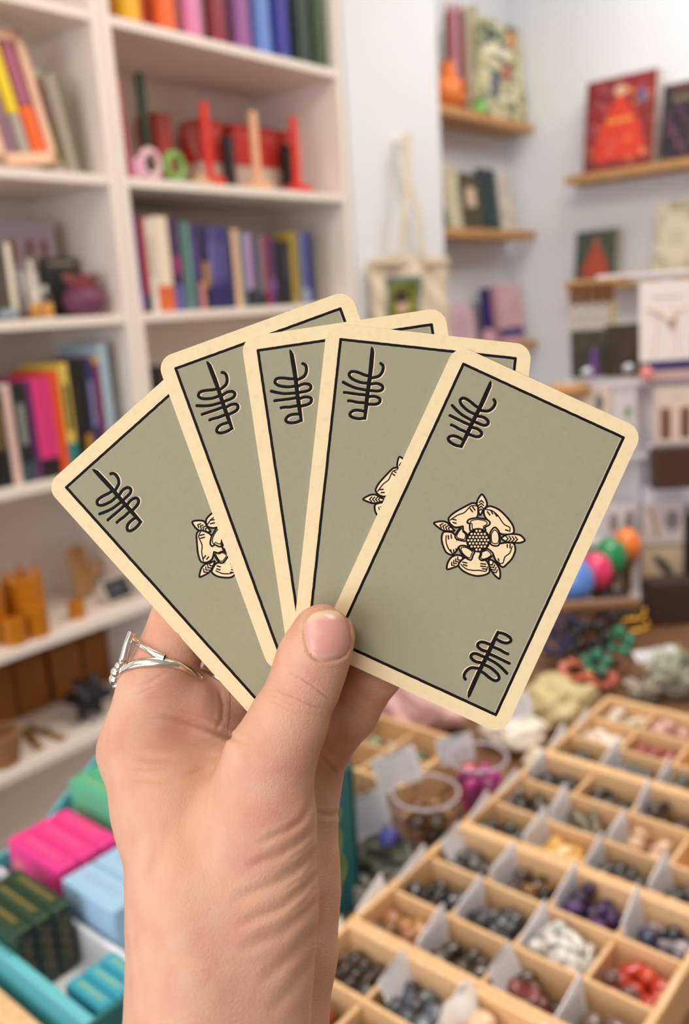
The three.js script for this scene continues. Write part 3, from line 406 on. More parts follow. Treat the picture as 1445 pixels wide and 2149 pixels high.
{
  const turn = -Math.PI / 2, xf = 2.965;
  const put = (a, b, py, x) => { const p = onX(a, py, x), q = onX(b, py, x); return [(p.z + q.z) / 2, Math.abs(q.z - p.z)]; };
  const red = coverTex((x, W, H) => { x.fillStyle = '#8f2a2c'; x.fillRect(0, 0, W, H); scatter(x, W, H, ['#6d2428', '#a34040', '#7c3a30', '#5d3a2c', '#a85060'], 90, 18, 61); x.fillStyle = '#d8402c'; x.beginPath(); x.moveTo(128, 60); x.bezierCurveTo(190, 150, 230, 250, 220, 320); x.lineTo(40, 320); x.bezierCurveTo(30, 250, 70, 150, 128, 60); x.fill(); x.fillStyle = '#d8b090'; x.beginPath(); x.arc(128, 54, 22, 0, 7); x.fill(); x.fillStyle = '#e0953c'; x.fillRect(80, 160, 96, 16); scatter(x, W, H, ['#d9685c', '#e08c4c'], 16, 14, 67); x.fillStyle = '#4a6a8c'; x.beginPath(); x.ellipse(208, 92, 16, 26, 0, 0, 7); x.fill(); x.strokeStyle = '#5c1a1e'; x.lineWidth = 6; x.strokeRect(5, 5, W - 10, H - 10); });
  const dark = coverTex((x, W, H) => { x.fillStyle = '#231c24'; x.fillRect(0, 0, W, H); scatter(x, W, H, ['#6a3a5c', '#3a3448', '#7c4a4c', '#454a3c', '#2c2a38'], 110, 18, 71); x.fillStyle = '#231c24'; x.fillRect(30, 40, 196, 70); x.fillStyle = '#9a8a6c'; for (let k = 0; k < 9; k++) x.fillRect(48 + k * 18, 60, 10, 26); });
  const fig = coverTex((x, W, H) => { x.fillStyle = '#3f4a40'; x.fillRect(0, 0, W, H); scatter(x, W, H, ['#55604c', '#343c34', '#5a4c38'], 60, 18, 81); x.fillStyle = '#a84a30'; x.beginPath(); x.moveTo(128, 70); x.bezierCurveTo(170, 150, 220, 260, 215, 330); x.lineTo(45, 330); x.bezierCurveTo(40, 260, 90, 150, 128, 70); x.fill(); x.fillStyle = '#b8684c'; x.beginPath(); x.arc(128, 78, 20, 0, 7); x.fill(); });
  const vine = coverTex((x, W, H) => { x.fillStyle = '#d8cfb8'; x.fillRect(0, 0, W, H); for (let k = 0; k < 60; k++) { const a = hash2(k, 91) * 6.283, r = 105 + 30 * hash2(k, 92); x.strokeStyle = ['#7c7c5c', '#938c70', '#6c704f'][k % 3]; x.lineWidth = 5; x.beginPath(); x.arc(W / 2 + r * Math.cos(a), H / 2 + r * 1.3 * Math.sin(a), 16 * hash2(k, 93) + 6, a, a + 3.4); x.stroke(); } x.fillStyle = '#a88a50'; x.beginPath(); x.arc(W / 2, 40, 14, 0, 7); x.fill(); x.fillStyle = '#a39c88'; for (let k = 0; k < 3; k++) x.fillRect(80, 150 + k * 26, 96, 8); });
  let [z, w] = put(1222, 1368, 340, xf); faceBook(w, onX(1300, 156, xf).y - rightY[0] + .005, .03, red, 0x7c2226, 'large red book with a bright red figure on its cover', [xf, rightY[0], z], turn, .12, 'face-out books', 'book');
  [z, w] = put(1381, 1500, 325, xf - .01); faceBook(w, .235, .03, dark, 0x8a6a34, 'dark floral book cut by the right picture edge', [xf - .005, rightY[0], z], turn, .12, 'face-out books');
  [z, w] = put(1205, 1292, 572, xf); faceBook(w, .17, .022, fig, 0x2c302c, 'dark green book with an orange red figure', [xf - .005, rightY[1], z], turn, .12, 'face-out books');
  [z, w] = put(1368, 1462, 575, xf); faceBook(w, .235, .03, vine, 0xcfc6ae, 'cream box with a ring of vines on its cover', [xf, rightY[1], z], turn, .1, 'face-out books', 'vine_box', 'box');
}

// ------------------------------------------------------------------ the display table
{
  const t = thing('display_table', 'long wooden display table carrying the stone trays', 'table', [0, 0, 0]);
  part('table_top', bx(1.95, .03, 1.75, 1.235, .785, -.055, .004), M.table, t);
  for (const [x, z] of [[.32, -.87], [2.15, -.87], [.32, .76], [2.15, .76]]) part('leg', bx(.06, .77, .06, x, .385, z, .003), M.table, t);
  for (const z of [-.87, .76]) part('apron', bx(1.77, .08, .02, 1.235, .73, z, .002), M.table, t);
}
// ------------------------------------------------------------------ white card rack at the far end of the table
{
  const D = 1.92, U = D / FPX, white = mat(0xe2dfe4, .45);
  const base = at(1392, 1335, D), fwd = V(0, 0, -1).applyAxisAngle(V(0, 1, 0), YAW), D0 = base.clone().sub(camera.position).dot(fwd);
  const rp = (px, py, off = 0) => { const r = at(px, py, 1).sub(camera.position); return r.multiplyScalar((D0 - off) / r.dot(fwd)).add(camera.position); };
  const t = thing('card_rack', 'white card rack with posts and ledges at the far end of the table', 'rack', [base.x, .8, base.z], YAW);
  const L = (px) => (px - 1392) * U, Yy = py => rp(1392, py).y - .8;
  for (const [px, top] of [[1188, 792], [1338, 780], [1452, 780], [1560, 780]]) part('post', bx(.013, Yy(top), .02, L(px), Yy(top) / 2, -.02, .003), white, t);
  for (const [a, b, py] of [[1180, 1345, 797], [1345, 1560, 935], [1345, 1560, 1050], [1180, 1345, 950], [1180, 1345, 1125], [1345, 1560, 1250]]) part('ledge', bx((b - a) * U, .012, .05, L((a + b) / 2), Yy(py), .0, .002), white, t);
  part('back_sheet', bx((1560 - 1188) * U, Yy(800) - .05, .004, L(1374), Yy(800) / 2 + .025, -.034, .001), mat(0xd8d4d6, .6), t);
  part('foot', bx((1560 - 1188) * U, .02, .12, L(1374), .01, -.02, .004), white, t);
  const rack = (name, label, cat, x0, y0, x1, y1, d, draw, edge = 0xe6e2e4, th = .003, group, lean = .05) => {
    const o2 = D - d, p = rp((x0 + x1) / 2, y1, o2), w = rp(x0, y1, o2).distanceTo(rp(x1, y1, o2)), h = rp(x0, y0, o2).distanceTo(rp(x0, y1, o2)), g = thing(name, label, cat, V(p.x, Math.max(p.y, .8015), p.z), 0, group); g.rotation.set(-lean, YAW, 0, 'YXZ');
    part(cat === 'box' || cat === 'book' ? 'body' : 'sheet', bx(w, h, th, 0, h / 2, -th / 2, Math.min(.002, th * .3)), mat(edge, .55), g);
    if (draw) part('print', face(w * .98, h * .98, 0, h / 2, .0004), new THREE.MeshStandardMaterial({ map: canvasTex(192, Math.round(192 * h / w), draw), roughness: .55 }), g);
    return [g, w, h];
  };
  const grey = (x, c, a, b, w, n = 1, s = 8) => { x.fillStyle = c; for (let k = 0; k < n; k++) x.fillRect(a, b + k * s, w, s * .5); };
  rack('print_card', 'cream print of a dark oval on the left of the rack', 'card', 1224, 806, 1284, 945, D - .03, (x, W, H) => { x.fillStyle = '#dfcfbc'; x.fillRect(0, 0, W, H); x.fillStyle = '#5c5f64'; x.beginPath(); x.ellipse(110, H * .28, 26, 60, 0, 0, 7); x.fill(); }, 0xdfcfbc, .003, 'prints on the rack');
  rack('print_card', 'white print of a green sprig beside the cream oval print', 'card', 1286, 806, 1336, 945, D - .025, (x, W, H) => { x.fillStyle = '#e6e0e4'; x.fillRect(0, 0, W, H); grey(x, '#c9c2c6', 50, 50, 90, 2, 16); x.fillStyle = '#6a9a48'; x.beginPath(); x.ellipse(120, H * .42, 28, 42, .2, 0, 7); x.fill(); x.fillRect(114, H * .45, 8, 80); x.fillStyle = '#4a3c38'; x.fillRect(90, H * .66, 60, 50); }, 0xe6e0e4, .003, 'prints on the rack');
  rack('print_card', 'card of dark red arched windows on the right of the rack', 'card', 1372, 812, 1462, 930, D - .03, (x, W, H) => { x.fillStyle = '#e4d2c4'; x.fillRect(0, 0, W, H); grey(x, '#c4b2a6', 70, 40, 60, 1, 16); for (const cx of [50, 140]) { x.fillStyle = '#c8705c'; x.fillRect(cx - 26, 90, 52, 140); x.fillStyle = '#4c3a38'; x.beginPath(); x.moveTo(cx - 18, 230); x.lineTo(cx - 18, 110); x.quadraticCurveTo(cx, 70, cx + 18, 110); x.lineTo(cx + 18, 230); x.fill(); x.fillStyle = '#c9a89c'; for (let k = 0; k < 5; k++) x.fillRect(cx - 18, 112 + k * 24, 36, 3); } }, 0xe4d2c4, .003, 'prints on the rack');
  rack('brown_carton', 'dark brown carton below the arched window card', 'box', 1374, 940, 1470, 1026, D - .07, null, 0x4a3226, .034);
  rack('folded_sheet', 'white folded sheet slanting below the brown carton', 'paper', 1352, 1015, 1462, 1052, D - .01, null, 0xe0dde2, .004, null, .5);
  rack('print_card', 'white print of a dark house on the lower left of the rack', 'card', 1268, 1058, 1334, 1124, D - .03, (x, W, H) => { x.fillStyle = '#d8cfd0'; x.fillRect(0, 0, W, H); x.fillStyle = '#857c7e'; x.fillRect(30, 60, 50, 110); x.beginPath(); x.moveTo(110, 170); x.lineTo(140, 30); x.lineTo(180, 60); x.lineTo(180, 170); x.fill(); }, 0xd8cfd0, .003, 'prints on the rack');
  rack('print_card', 'white print with an orange wand above the feather card', 'card', 1348, 1058, 1436, 1142, D - .03, (x, W, H) => { x.fillStyle = '#d6ccca'; x.fillRect(0, 0, W, H); x.strokeStyle = '#b5764a'; x.lineWidth = 14; x.beginPath(); x.moveTo(24, 10); x.quadraticCurveTo(60, 70, 66, 160); x.stroke(); x.fillStyle = '#8c8486'; x.beginPath(); x.ellipse(135, 80, 34, 50, 0, 0, 7); x.fill(); }, 0xd6ccca, .003, 'prints on the rack');
  rack('print_card', 'beige card with a grey feather at the foot of the rack', 'card', 1348, 1145, 1432, 1240, D - .03, (x, W, H) => { x.fillStyle = '#d6bfa2'; x.fillRect(0, 0, W, H); x.fillStyle = '#5f594f'; x.beginPath(); x.moveTo(40, 40); x.quadraticCurveTo(150, 60, 150, 180); x.quadraticCurveTo(70, 130, 40, 40); x.fill(); x.strokeStyle = '#c4ad90'; x.lineWidth = 5; x.strokeRect(10, 10, W - 20, H - 20); }, 0xd6bfa2, .003, 'prints on the rack');
  rack('print_card', 'cream card with small blue and green marks left of the feather card', 'card', 1292, 1140, 1330, 1244, D - .08, (x, W, H) => { x.fillStyle = '#d4c2a6'; x.fillRect(0, 0, W, H); x.fillStyle = '#8a9aa4'; x.beginPath(); x.ellipse(120, H * .4, 34, 40, 0, 0, 7); x.fill(); x.fillStyle = '#93a060'; x.beginPath(); x.ellipse(110, H * .15, 30, 30, 0, 0, 7); x.fill(); x.beginPath(); x.ellipse(80, H * .65, 26, 30, 0, 0, 7); x.fill(); }, 0xd4c2a6, .003, 'prints on the rack');
  rack('dark_carton', 'dark brown carton standing at the rack foot below the feather card', 'box', 1364, 1252, 1470, 1338, D - .16, null, 0x3b2a21, .06);
  rack('black_folder', 'black upright folder at the right picture edge beside the feather card', 'folder', 1437, 1080, 1475, 1255, D - .1, null, 0x171413, .01);
  // top ledge: dark books and small things
  rack('book', 'dark olive book at the left of the rack top', 'book', 1206, 692, 1276, 792, D - .01, (x, W, H) => { x.fillStyle = '#39362c'; x.fillRect(0, 0, W, H); scatter(x, W, H, ['#2f3026', '#46402f'], 30, 26, 101); }, 0x34312a, .03, 'dark books on the rack top');
  rack('book', 'dark brown book at the right of the rack top', 'book', 1277, 680, 1346, 790, D - .012, (x, W, H) => { x.fillStyle = '#3a2e22'; x.fillRect(0, 0, W, H); scatter(x, W, H, ['#44382a', '#30261c'], 30, 26, 111); }, 0x3a2f24, .03, 'dark books on the rack top');
  { const p = rp(1246, 790, .05), g = thing('purple_crystal', 'purple crystal point before the olive book', 'crystal', p); part('point', mv(new THREE.CylinderGeometry(.006, .014, .05, 6), 0, .025, 0), mat(0x5a2f74, .3), g); part('tip', mv(new THREE.ConeGeometry(.006, .012, 6), 0, .056, 0), mat(0x5a2f74, .3), g); }
  for (const [px, py, l] of [[1232, 788, 'clear glass pebble left on the rack top'], [1318, 780, 'clear glass pebble right on the rack top']]) { const p = rp(px, py, .06); solo('glass_pebble', ball(.011, 0, .009, 0, 16).scale(1.5, .8, 1), mat(0xc8ccd2, .1, { metalness: .3 }), l, 'pebble', p, 0, 'pebbles on the rack top'); }
  rack('violet_box', 'violet box behind the necklace card', 'box', 1362, 700, 1470, 775, D, null, 0x352a72, .04);
  rack('pink_book', 'pink edged book lying under the violet box', 'book', 1350, 778, 1470, 797, D, null, 0xd9b4b8, .03);
  { const p = rp(1356, 800, .045), g = thing('pink_pompom', 'small coral pink pompom on the rack', 'pompom', p); const q = new THREE.IcosahedronGeometry(.014, 4); part('fluff', mv(q, 0, .014, 0), mat(0xf09a94, .95), g); part('loop', mv(new THREE.TorusGeometry(.005, .001, 6, 14), 0, .03, 0), mat(0xd8b8b0, .8), g); }
  { const p = rp(1203, 836, .02), g = thing('wooden_peg', 'round oak peg sticking out left of the rack top', 'peg', p, YAW); part('dowel', mv(cyl(.015, .015, .055, 0, 0, 0, 18), 0, .015, 0, 0, 0, Math.PI / 2), M.oak, g); part('knob', ball(.019, -.03, .015, 0, 16), M.oak, g); }
  // necklace card
  const [nc, w, h] = rack('necklace_card', 'white card with a fine necklace hanging in the front of the rack', 'card', 1342, 588, 1452, 757, 1.75, (x, W, H) => { x.fillStyle = '#e9e0dd'; x.fillRect(0, 0, W, H); x.fillStyle = '#b0aaa8'; for (let k = 0; k < 11; k++) x.fillRect(46 + k * 10, 52, 6, 12); }, 0xe9e0dd, .002);
  for (const s of [-1, 1]) part('chain', new THREE.TubeGeometry(new THREE.CatmullRomCurve3([V(s * w * .36, h * .66, .003), V(s * w * .2, h * .6, .003), V(s * w * .04 + w * .1, h * .5, .003)]), 16, .0012, 6), mat(0xd0b49c, .3, { metalness: .8 }), nc);
  for (const s of [-1, 1]) part('ribbon_fold', bx(.004, h * .62, .0008, s * w * .24, h * .36, .0008, .0003), mat(0xd9c6bc, .7), nc, null, [0, 0, s * .12]);
  part('pendant', mv(new THREE.TorusGeometry(.005, .002, 8, 18), w * .1, h * .47, .004), mat(0xc9947c, .3, { metalness: .8 }), nc); part('hang_tab', bx(.02, .014, .002, w * .02, h + .004, -.001, .001), mat(0xd9d4d2, .6), nc);
  { const p = rp(1392, 588, D - 1.75), g = thing('hanging_rail', 'thin white rail from which the necklace card hangs', 'rail', [p.x, p.y + .006, p.z], YAW); part('rail', bx(.24, .006, .006, .0, .006, -.006, .002), mat(0xe4e0e6, .4), g); part('bracket', bx(.012, .012, .5, .11, .006, -.25, .002), mat(0xe4e0e6, .4), g); }
  // bundle of tasselled key tags on the second right-wall shelf side
  const kb = at(1243, 592, 2.5);
  const rail = thing('tag_hook_bar', 'short wooden bar holding the tasselled tags', 'bar', [kb.x, kb.y, kb.z], YAW); part('bar', mv(cyl(.007, .007, .14, 0, 0, 0, 14), 0, 0, 0, 0, 0, Math.PI / 2), M.oak, rail); part('arm', mv(cyl(.005, .005, .26, 0, 0, 0, 10), 0, 0, -.13, Math.PI / 2), M.oak, rail);
  for (let k = 0; k < 9; k++) {
    const lx = -.06 + .0145 * k, dz = (k % 3 - 1) * .002, q = V(lx, 0, dz).applyAxisAngle(V(0, 1, 0), YAW).add(kb), g = thing('tassel_tag', ['leftmost tasselled tag on the wooden bar', 'second tasselled tag from the left on the bar', 'third tasselled tag from the left on the bar', 'fourth tasselled tag from the left on the bar', 'middle tasselled tag on the bar', 'fourth tasselled tag from the right on the bar', 'third tasselled tag from the right on the bar', 'second tasselled tag from the right on the bar', 'rightmost tasselled tag with a yellow cord'][k], 'tag', [q.x, q.y - .004, q.z], YAW, 'tasselled tags');
    part('cord', bx(.013, .05 + .01 * (k % 2), .013, 0, -.027, 0, .004), mat(k % 2 ? 0x6a4326 : 0x8a5c34, .85), g); for (let j = 0; j < 6; j++) part('bead', mv(ball(.0082, 0, -.062 - j * .0165 - (k % 2) * .008, 0, 10)), mat(k === 8 ? 0xc9b348 : j % 2 ? 0xd8d2cc : 0xc2b8ac, .5), g);
  }
}
// ------------------------------------------------------------------ teal counter display with small boxes
{
  const x0 = .303, x1 = .648, z0 = -.865, z1 = -.575, y0 = .801;
  const teal = mat(0x4fa9b4, .5), deep = mat(0x1f6a70, .5), white = mat(0xe8e8ea, .5);
  const t = thing('counter_display', 'teal cardboard counter display holding stacks of small boxes', 'display', [0, 0, 0]);
  const side = (z, c, extra) => { const s = new THREE.Shape(); s.moveTo(x0, y0); s.lineTo(x1, y0); s.lineTo(x1, .972); s.lineTo(.57, .972); s.quadraticCurveTo(.50, .95, .44, .905); s.lineTo(.40, .897); s.lineTo(x0, .897); s.lineTo(x0, y0); return mv(new THREE.ExtrudeGeometry(s, { depth: .006, bevelEnabled: false }), 0, 0, z); };
  part('side_wall', side(z0), teal, t); part('side_wall', side(z1 - .006), deep, t).userData.label = 'dark teal outer side with gold ornament';
  part('front_wall', bx(.007, .096, z1 - z0, x0 + .0035, y0 + .048, (z0 + z1) / 2, .001), teal, t);
  part('back_wall', bx(.006, .171, z1 - z0, x1 - .003, y0 + .0855, (z0 + z1) / 2, .001), teal, t);
  part('insert_floor', bx(x1 - x0 - .016, .048, z1 - z0 - .016, (x0 + x1) / 2, y0 + .024, (z0 + z1) / 2, .002), white, t);
  for (const x of [.378, .463, .548]) part('insert_step', bx(.006, .04, z1 - z0 - .018, x, .868, (z0 + z1) / 2, .001), white, t);
  part('insert_notch', bx(.003, .012, .01, .3795, .868, -.63, .001), mat(0x17181a, .6), t);
  part('rim_edge', bx(.009, .004, z1 - z0, x0 + .0035, .899, (z0 + z1) / 2, .001), mat(0x66bcc6, .5), t);
  // ornament on the dark side
  const orn = []; for (const [x, y, r] of [[.60, .90, .018], [.60, .865, .022], [.60, .845, .012], [.61, .93, .009]]) orn.push(mv(new THREE.TorusGeometry(r, .0016, 8, 28), x, y, z1 + .0008)); part('gold_ornament', orn, mat(0x9a9a34, .5), t);
  // blocks of slim boxes: [x range, z range, top, colour, side colour, n, label]
  const deck = (xa, xb, za, zb, yb, yt, c, ink, n, kind, draw, dark) => {
    const w = (xb - xa) / n;
    const tex = draw && canvasTex(256, 192, draw), txt = canvasTex(256, 64, (x, W, H) => { x.fillStyle = c; x.fillRect(0, 0, W, H); if (ink) { x.strokeStyle = ink; x.lineWidth = 5; x.beginPath(); for (let k = 0; k < 11; k++) { const a = 30 + k * 18; x.moveTo(a, 40); x.quadraticCurveTo(a + 3 + 8 * hash2(k, 7), 10, a + 11, 24 + 16 * hash2(k, 9)); } x.stroke(); } });
    const tm = new THREE.MeshStandardMaterial({ map: txt, roughness: .45 });
    for (let k = 0; k < n; k++) {
      const W = w - .0006, Hh = yt - yb, Dz = zb - za, g = thing('slim_card_box', `${kind}, ${n === 1 ? 'single' : ['nearest', n === 2 ? 'farther' : 'middle', 'farthest'][k]} of its stack`, 'box', [xa + w * (k + .5), yb, (za + zb) / 2], 0, kind + ' stack');
      const ct = part('carton', bx(W, Hh, Dz, 0, Hh / 2, 0, .0028), mat(c, .45), g);
      part('top_lettering', mv(new THREE.PlaneGeometry(Dz * .86, W * .8), 0, 0, 0, -Math.PI / 2, -Math.PI / 2).translate(0, Hh + .0003, 0), tm, ct);
      if (k === 0 && tex) part('front_print', mv(new THREE.PlaneGeometry(Dz * .92, Hh * .92), 0, 0, 0, 0, -Math.PI / 2).translate(-W / 2 - .0003, Hh / 2, 0), new THREE.MeshStandardMaterial({ map: tex, roughness: .45 }), ct);
      if (dark) part('side_print', mv(new THREE.PlaneGeometry(W * .9, Hh * .92), 0, Hh / 2, Dz / 2 + .0003), dark, ct);
    }
  };
  const dots = new THREE.MeshStandardMaterial({ roughness: .5, map: canvasTex(64, 192, (x, W, H) => { x.fillStyle = '#1e2a1f'; x.fillRect(0, 0, W, H); x.fillStyle = '#5a4a2c'; x.fillRect(26, 30, 14, 130); x.strokeStyle = '#76735a'; x.lineWidth = 2.5; for (let k = 0; k < 10; k++) { x.beginPath(); x.arc(14 + (k % 2) * 34, 14 + k * 19, 7, 0, 7); x.stroke(); } }) });
  const F = .8495;
  deck(.312, .37, -.79, -.697, F, .92, '#24402a', '#b08a30', 3, 'dark green box with gold lettering', (x, W, H) => { x.fillStyle = '#24402a'; x.fillRect(0, 0, W, H); x.fillStyle = '#d9a81e'; x.beginPath(); x.arc(190, 150, 34, 0, 7); x.fill(); }, dots);
  deck(.385, .459, -.84, -.743, F, .925, '#e8388c', '#cf6a80', 3, 'hot pink box', (x, W, H) => { x.fillStyle = '#f03a90'; x.fillRect(0, 0, W, H); x.fillStyle = '#d9807c'; x.beginPath(); x.ellipse(40, 60, 26, 18, 0, 0, 7); x.fill(); x.fillStyle = '#e0d8c8'; x.fillRect(150, 70, 14, 50); x.fillStyle = '#3a4a38'; x.fillRect(146, 118, 22, 60); x.fillStyle = '#7c2450'; for (const [a, b] of [[110, 90], [205, 120]]) { x.beginPath(); x.arc(a, b, 12, 0, 7); x.fill(); } });
  deck(.385, .459, -.739, -.652, F, .918, '#9ec4e0', '#8fa8cc', 2, 'pale blue box', (x, W, H) => { x.fillStyle = '#a4c8e4'; x.fillRect(0, 0, W, H); x.strokeStyle = '#8c9ccf'; x.lineWidth = 7; for (let k = 0; k < 7; k++) { x.beginPath(); x.moveTo(30 + k * 26, 80 + k * 7); x.lineTo(40 + k * 26, 54 + k * 7); x.lineTo(50 + k * 26, 84 + k * 7); x.stroke(); } x.fillStyle = '#6aa894'; for (let k = 0; k < 6; k++) { x.beginPath(); x.ellipse(190 + 12 * (k % 2), 110 + k * 13, 12, 6, k, 0, 7); x.fill(); } });
  deck(.472, .544, -.855, -.757, F, .948, '#55b088', '#a0a060', 3, 'mint green box', (x, W, H) => { x.fillStyle = '#5fb48c'; x.fillRect(0, 0, W, H); x.strokeStyle = '#a8a058'; x.lineWidth = 8; for (let k = 0; k < 6; k++) { x.beginPath(); x.moveTo(30 + k * 22, 60 + k * 6); x.quadraticCurveTo(40 + k * 22, 30 + k * 6, 46 + k * 22, 62 + k * 6); x.stroke(); } x.fillStyle = '#ef8a58'; x.beginPath(); x.ellipse(185, 150, 50, 36, 0, 0, 7); x.fill(); x.fillStyle = '#e8b088'; x.beginPath(); x.ellipse(150, 105, 14, 26, .3, 0, 7); x.fill(); });
  deck(.322, .374, -.64, -.584, F, .892, '#35a0b8', '#c0c44c', 3, 'cyan blue box with lime lettering', (x, W, H) => { x.fillStyle = '#2c93ab'; x.fillRect(0, 0, W, H); x.strokeStyle = '#b8c850'; x.lineWidth = 9; for (let k = 0; k < 5; k++) { x.beginPath(); x.moveTo(40 + k * 34, 110); x.lineTo(52 + k * 34, 70); x.lineTo(64 + k * 34, 112); x.stroke(); } });
  deck(.556, .625, -.66, -.59, F, .925, '#c23a92', '#d070a8', 2, 'magenta box by the far side wall', null);
  const c = thing('wooden_crate', 'pale wooden crate edge in front of the teal display', 'crate', [0, 0, 0]); part('front_board', bx(.02, .078, .5, .283, .8395, -.72, .003), M.pine, c); part('side_board', bx(.25, .062, .018, .168 + .01, .8315, -.97, .003), M.pine, c);
}

// ------------------------------------------------------------------ stones
const stoneGeo = []; // tumbled, chunky and long pebbles, unit radius
for (let k = 0; k < 6; k++) {
  const g = new THREE.IcosahedronGeometry(1, 3), p = g.attributes.position, s = k * 7.3; const sc = [[1.15, .8, .95], [1, .85, 1.1], [1.25, .75, .8], [.95, .9, .95], [1.6, .62, .7], [1.1, .7, 1]][k];
  for (let i = 0; i < p.count; i++) { const v = V(p.getX(i), p.getY(i), p.getZ(i)); const n = .5 * (noise2(v.x * 1.3 + s, v.y * 1.3 + v.z + s) + noise2(v.z * 1.5 - s, v.x * 1.2 + v.y)); v.multiplyScalar(.78 + .42 * n); p.setXYZ(i, v.x * sc[0], v.y * sc[1], v.z * sc[2]); }
  g.computeVertexNormals();
  { const q = g.attributes.normal, m = {}; for (let i = 0; i < p.count; i++) { const key = [p.getX(i), p.getY(i), p.getZ(i)].map(a => a.toFixed(4)).join(); (m[key] ??= V(0, 0, 0)).add(V(q.getX(i), q.getY(i), q.getZ(i))); } for (let i = 0; i < p.count; i++) { const n = m[[p.getX(i), p.getY(i), p.getZ(i)].map(a => a.toFixed(4)).join()].clone().normalize(); q.setXYZ(i, n.x, n.y, n.z); } }
  stoneGeo.push(g);
}
const crystalGeo = (() => { const g = merge([mv(new THREE.CylinderGeometry(.42, .5, 1.5, 6), 0, 0, 0), mv(new THREE.ConeGeometry(.42, .6, 6), 0, 1.05, 0)]); return g; })();
const speck = {};
function stoneMat(c, rough = .22, vein) {
  const k = c + '|' + rough + '|' + vein; if (speck[k]) return speck[k];
  const m = new THREE.MeshPhysicalMaterial({ color: vein ? 0xffffff : c, roughness: rough, clearcoat: rough < .3 ? .5 : 0, clearcoatRoughness: .12 });
  if (vein) { const a = new THREE.Color(c), b = new THREE.Color(vein), f = x => [x.r, x.g, x.b].map(q => Math.pow(q, 1 / 2.2)); const A = f(a), B = f(b); m.map = dataTex(64, (u, v) => { const n = wrapNoise(u * 8, v * 8, 8), w = wrapNoise(u * 16 + 3, v * 16, 16), q = Math.abs(n - .5) < .07 + .06 * w ? 1 : .15 * w; return A.map((x, i) => x + (B[i] - x) * q); }, true); }
  return speck[k] = m;
}
const bed = []; // lower layer of stones, joined at the end
function stone(geo, m, r, pos, label, group, name = 'tumbled_stone') {
  const o = new THREE.Mesh(geo, m); o.name = numbered(name); o.scale.setScalar(r); o.position.set(...pos); o.rotation.set(rr(-.5, .5), rr(0, 6.28), rr(-.5, .5)); o.castShadow = o.receiveShadow = true; scene.add(o); return tag(o, label, 'stone', group);
}
const slipTex = [0, 1].map(k => canvasTex(128, 128, (x, W, H) => { x.fillStyle = '#dcdbe0'; x.fillRect(0, 0, W, H); x.fillStyle = '#77767e'; for (let i = 0; i < 11; i++) { let a = 10; while (a < 112) { const l = 6 + 14 * hash2(i * 9 + a, k); x.fillRect(a, 14 + i * 9.6, Math.min(l, 116 - a), 2.6); a += l + 4; } } if (k) { x.fillStyle = '#77767e'; x.fillRect(34, 6, 60, 5); } }));
const slipMat = slipTex.map(t => new THREE.MeshStandardMaterial({ map: t, roughness: .9 }));
function slip(w, h, pos, rot, label, text = 0, group = 'paper slips in the trays') { // folded paper slip; stands in x-y, text faces +z
  const g = thing('paper_slip', label, 'label', pos, 0, group); g.rotation.set(...rot, 'YXZ');
  const s = new THREE.Shape(text ? [[-w / 2, 0], [w / 2, 0], [w / 2, h], [-w / 2, h * .94]] : [[-w / 2, 0], [w / 2, 0], [w / 2, h], [w / 2 - .004, h], [-w / 2, h * .74]].map(p => new THREE.Vector2(...p)));
  const sh = part('sheet', new THREE.ExtrudeGeometry(s, { depth: .0012, bevelEnabled: false }).translate(0, 0, -.0012), M.paper, g);
  part('lettering', face(w * .84, h * .62, 0, h * .42, .0003), slipMat[text], sh); return g;
}
const RW = .0688, CW = .0735, TX0 = .363, TZ0 = -.526, FLOOR = .806;
const trayNames = ['nearest tray', 'second tray', 'third tray', 'farthest tray'];
function woodTray(x0, z0, rows, cols, rw, cw, label, group, noDiv = []) {
  const X = rows * rw, Z = cols * cw, t = thing('wooden_tray', label, 'tray', [x0, .8, z0], 0, group), e = .008;
  part('floor_board', slab(X - .002, .005, Z - .002, X / 2, .0035, Z / 2), M.pine, t);
  for (const x of [e / 2, X - e / 2]) part('end_board', bx(e, .051, Z, x, .0265, Z / 2, .0015), M.pine, t);
  for (const z of [e / 2, Z - e / 2]) part('side_board', bx(X - 2 * e, .051, e, X / 2, .0265, z, .0015), M.pine, t);
  for (let r = 1; r < rows; r++) part('row_divider', bx(.005, .041, Z - 2 * e, r * rw, .0265, Z / 2, .001), M.pine, t);
  for (let c = 1; c < cols; c++) for (let r = 0; r < rows; r++) part('cross_divider', bx(rw - .007, .036, .005, (r + .5) * rw, .0245, c * cw, .001), M.pine, t);
}
for (let k = 0; k < 4; k++) woodTray(TX0 + k * .2066, TZ0, 3, 4, RW, CW, ['pine stone tray nearest the wrist, cut by the bottom edge', 'second pine stone tray holding white and red stones', 'third pine stone tray holding yellow stones', 'farthest pine stone tray holding pale quartz'][k], 'pine stone trays');
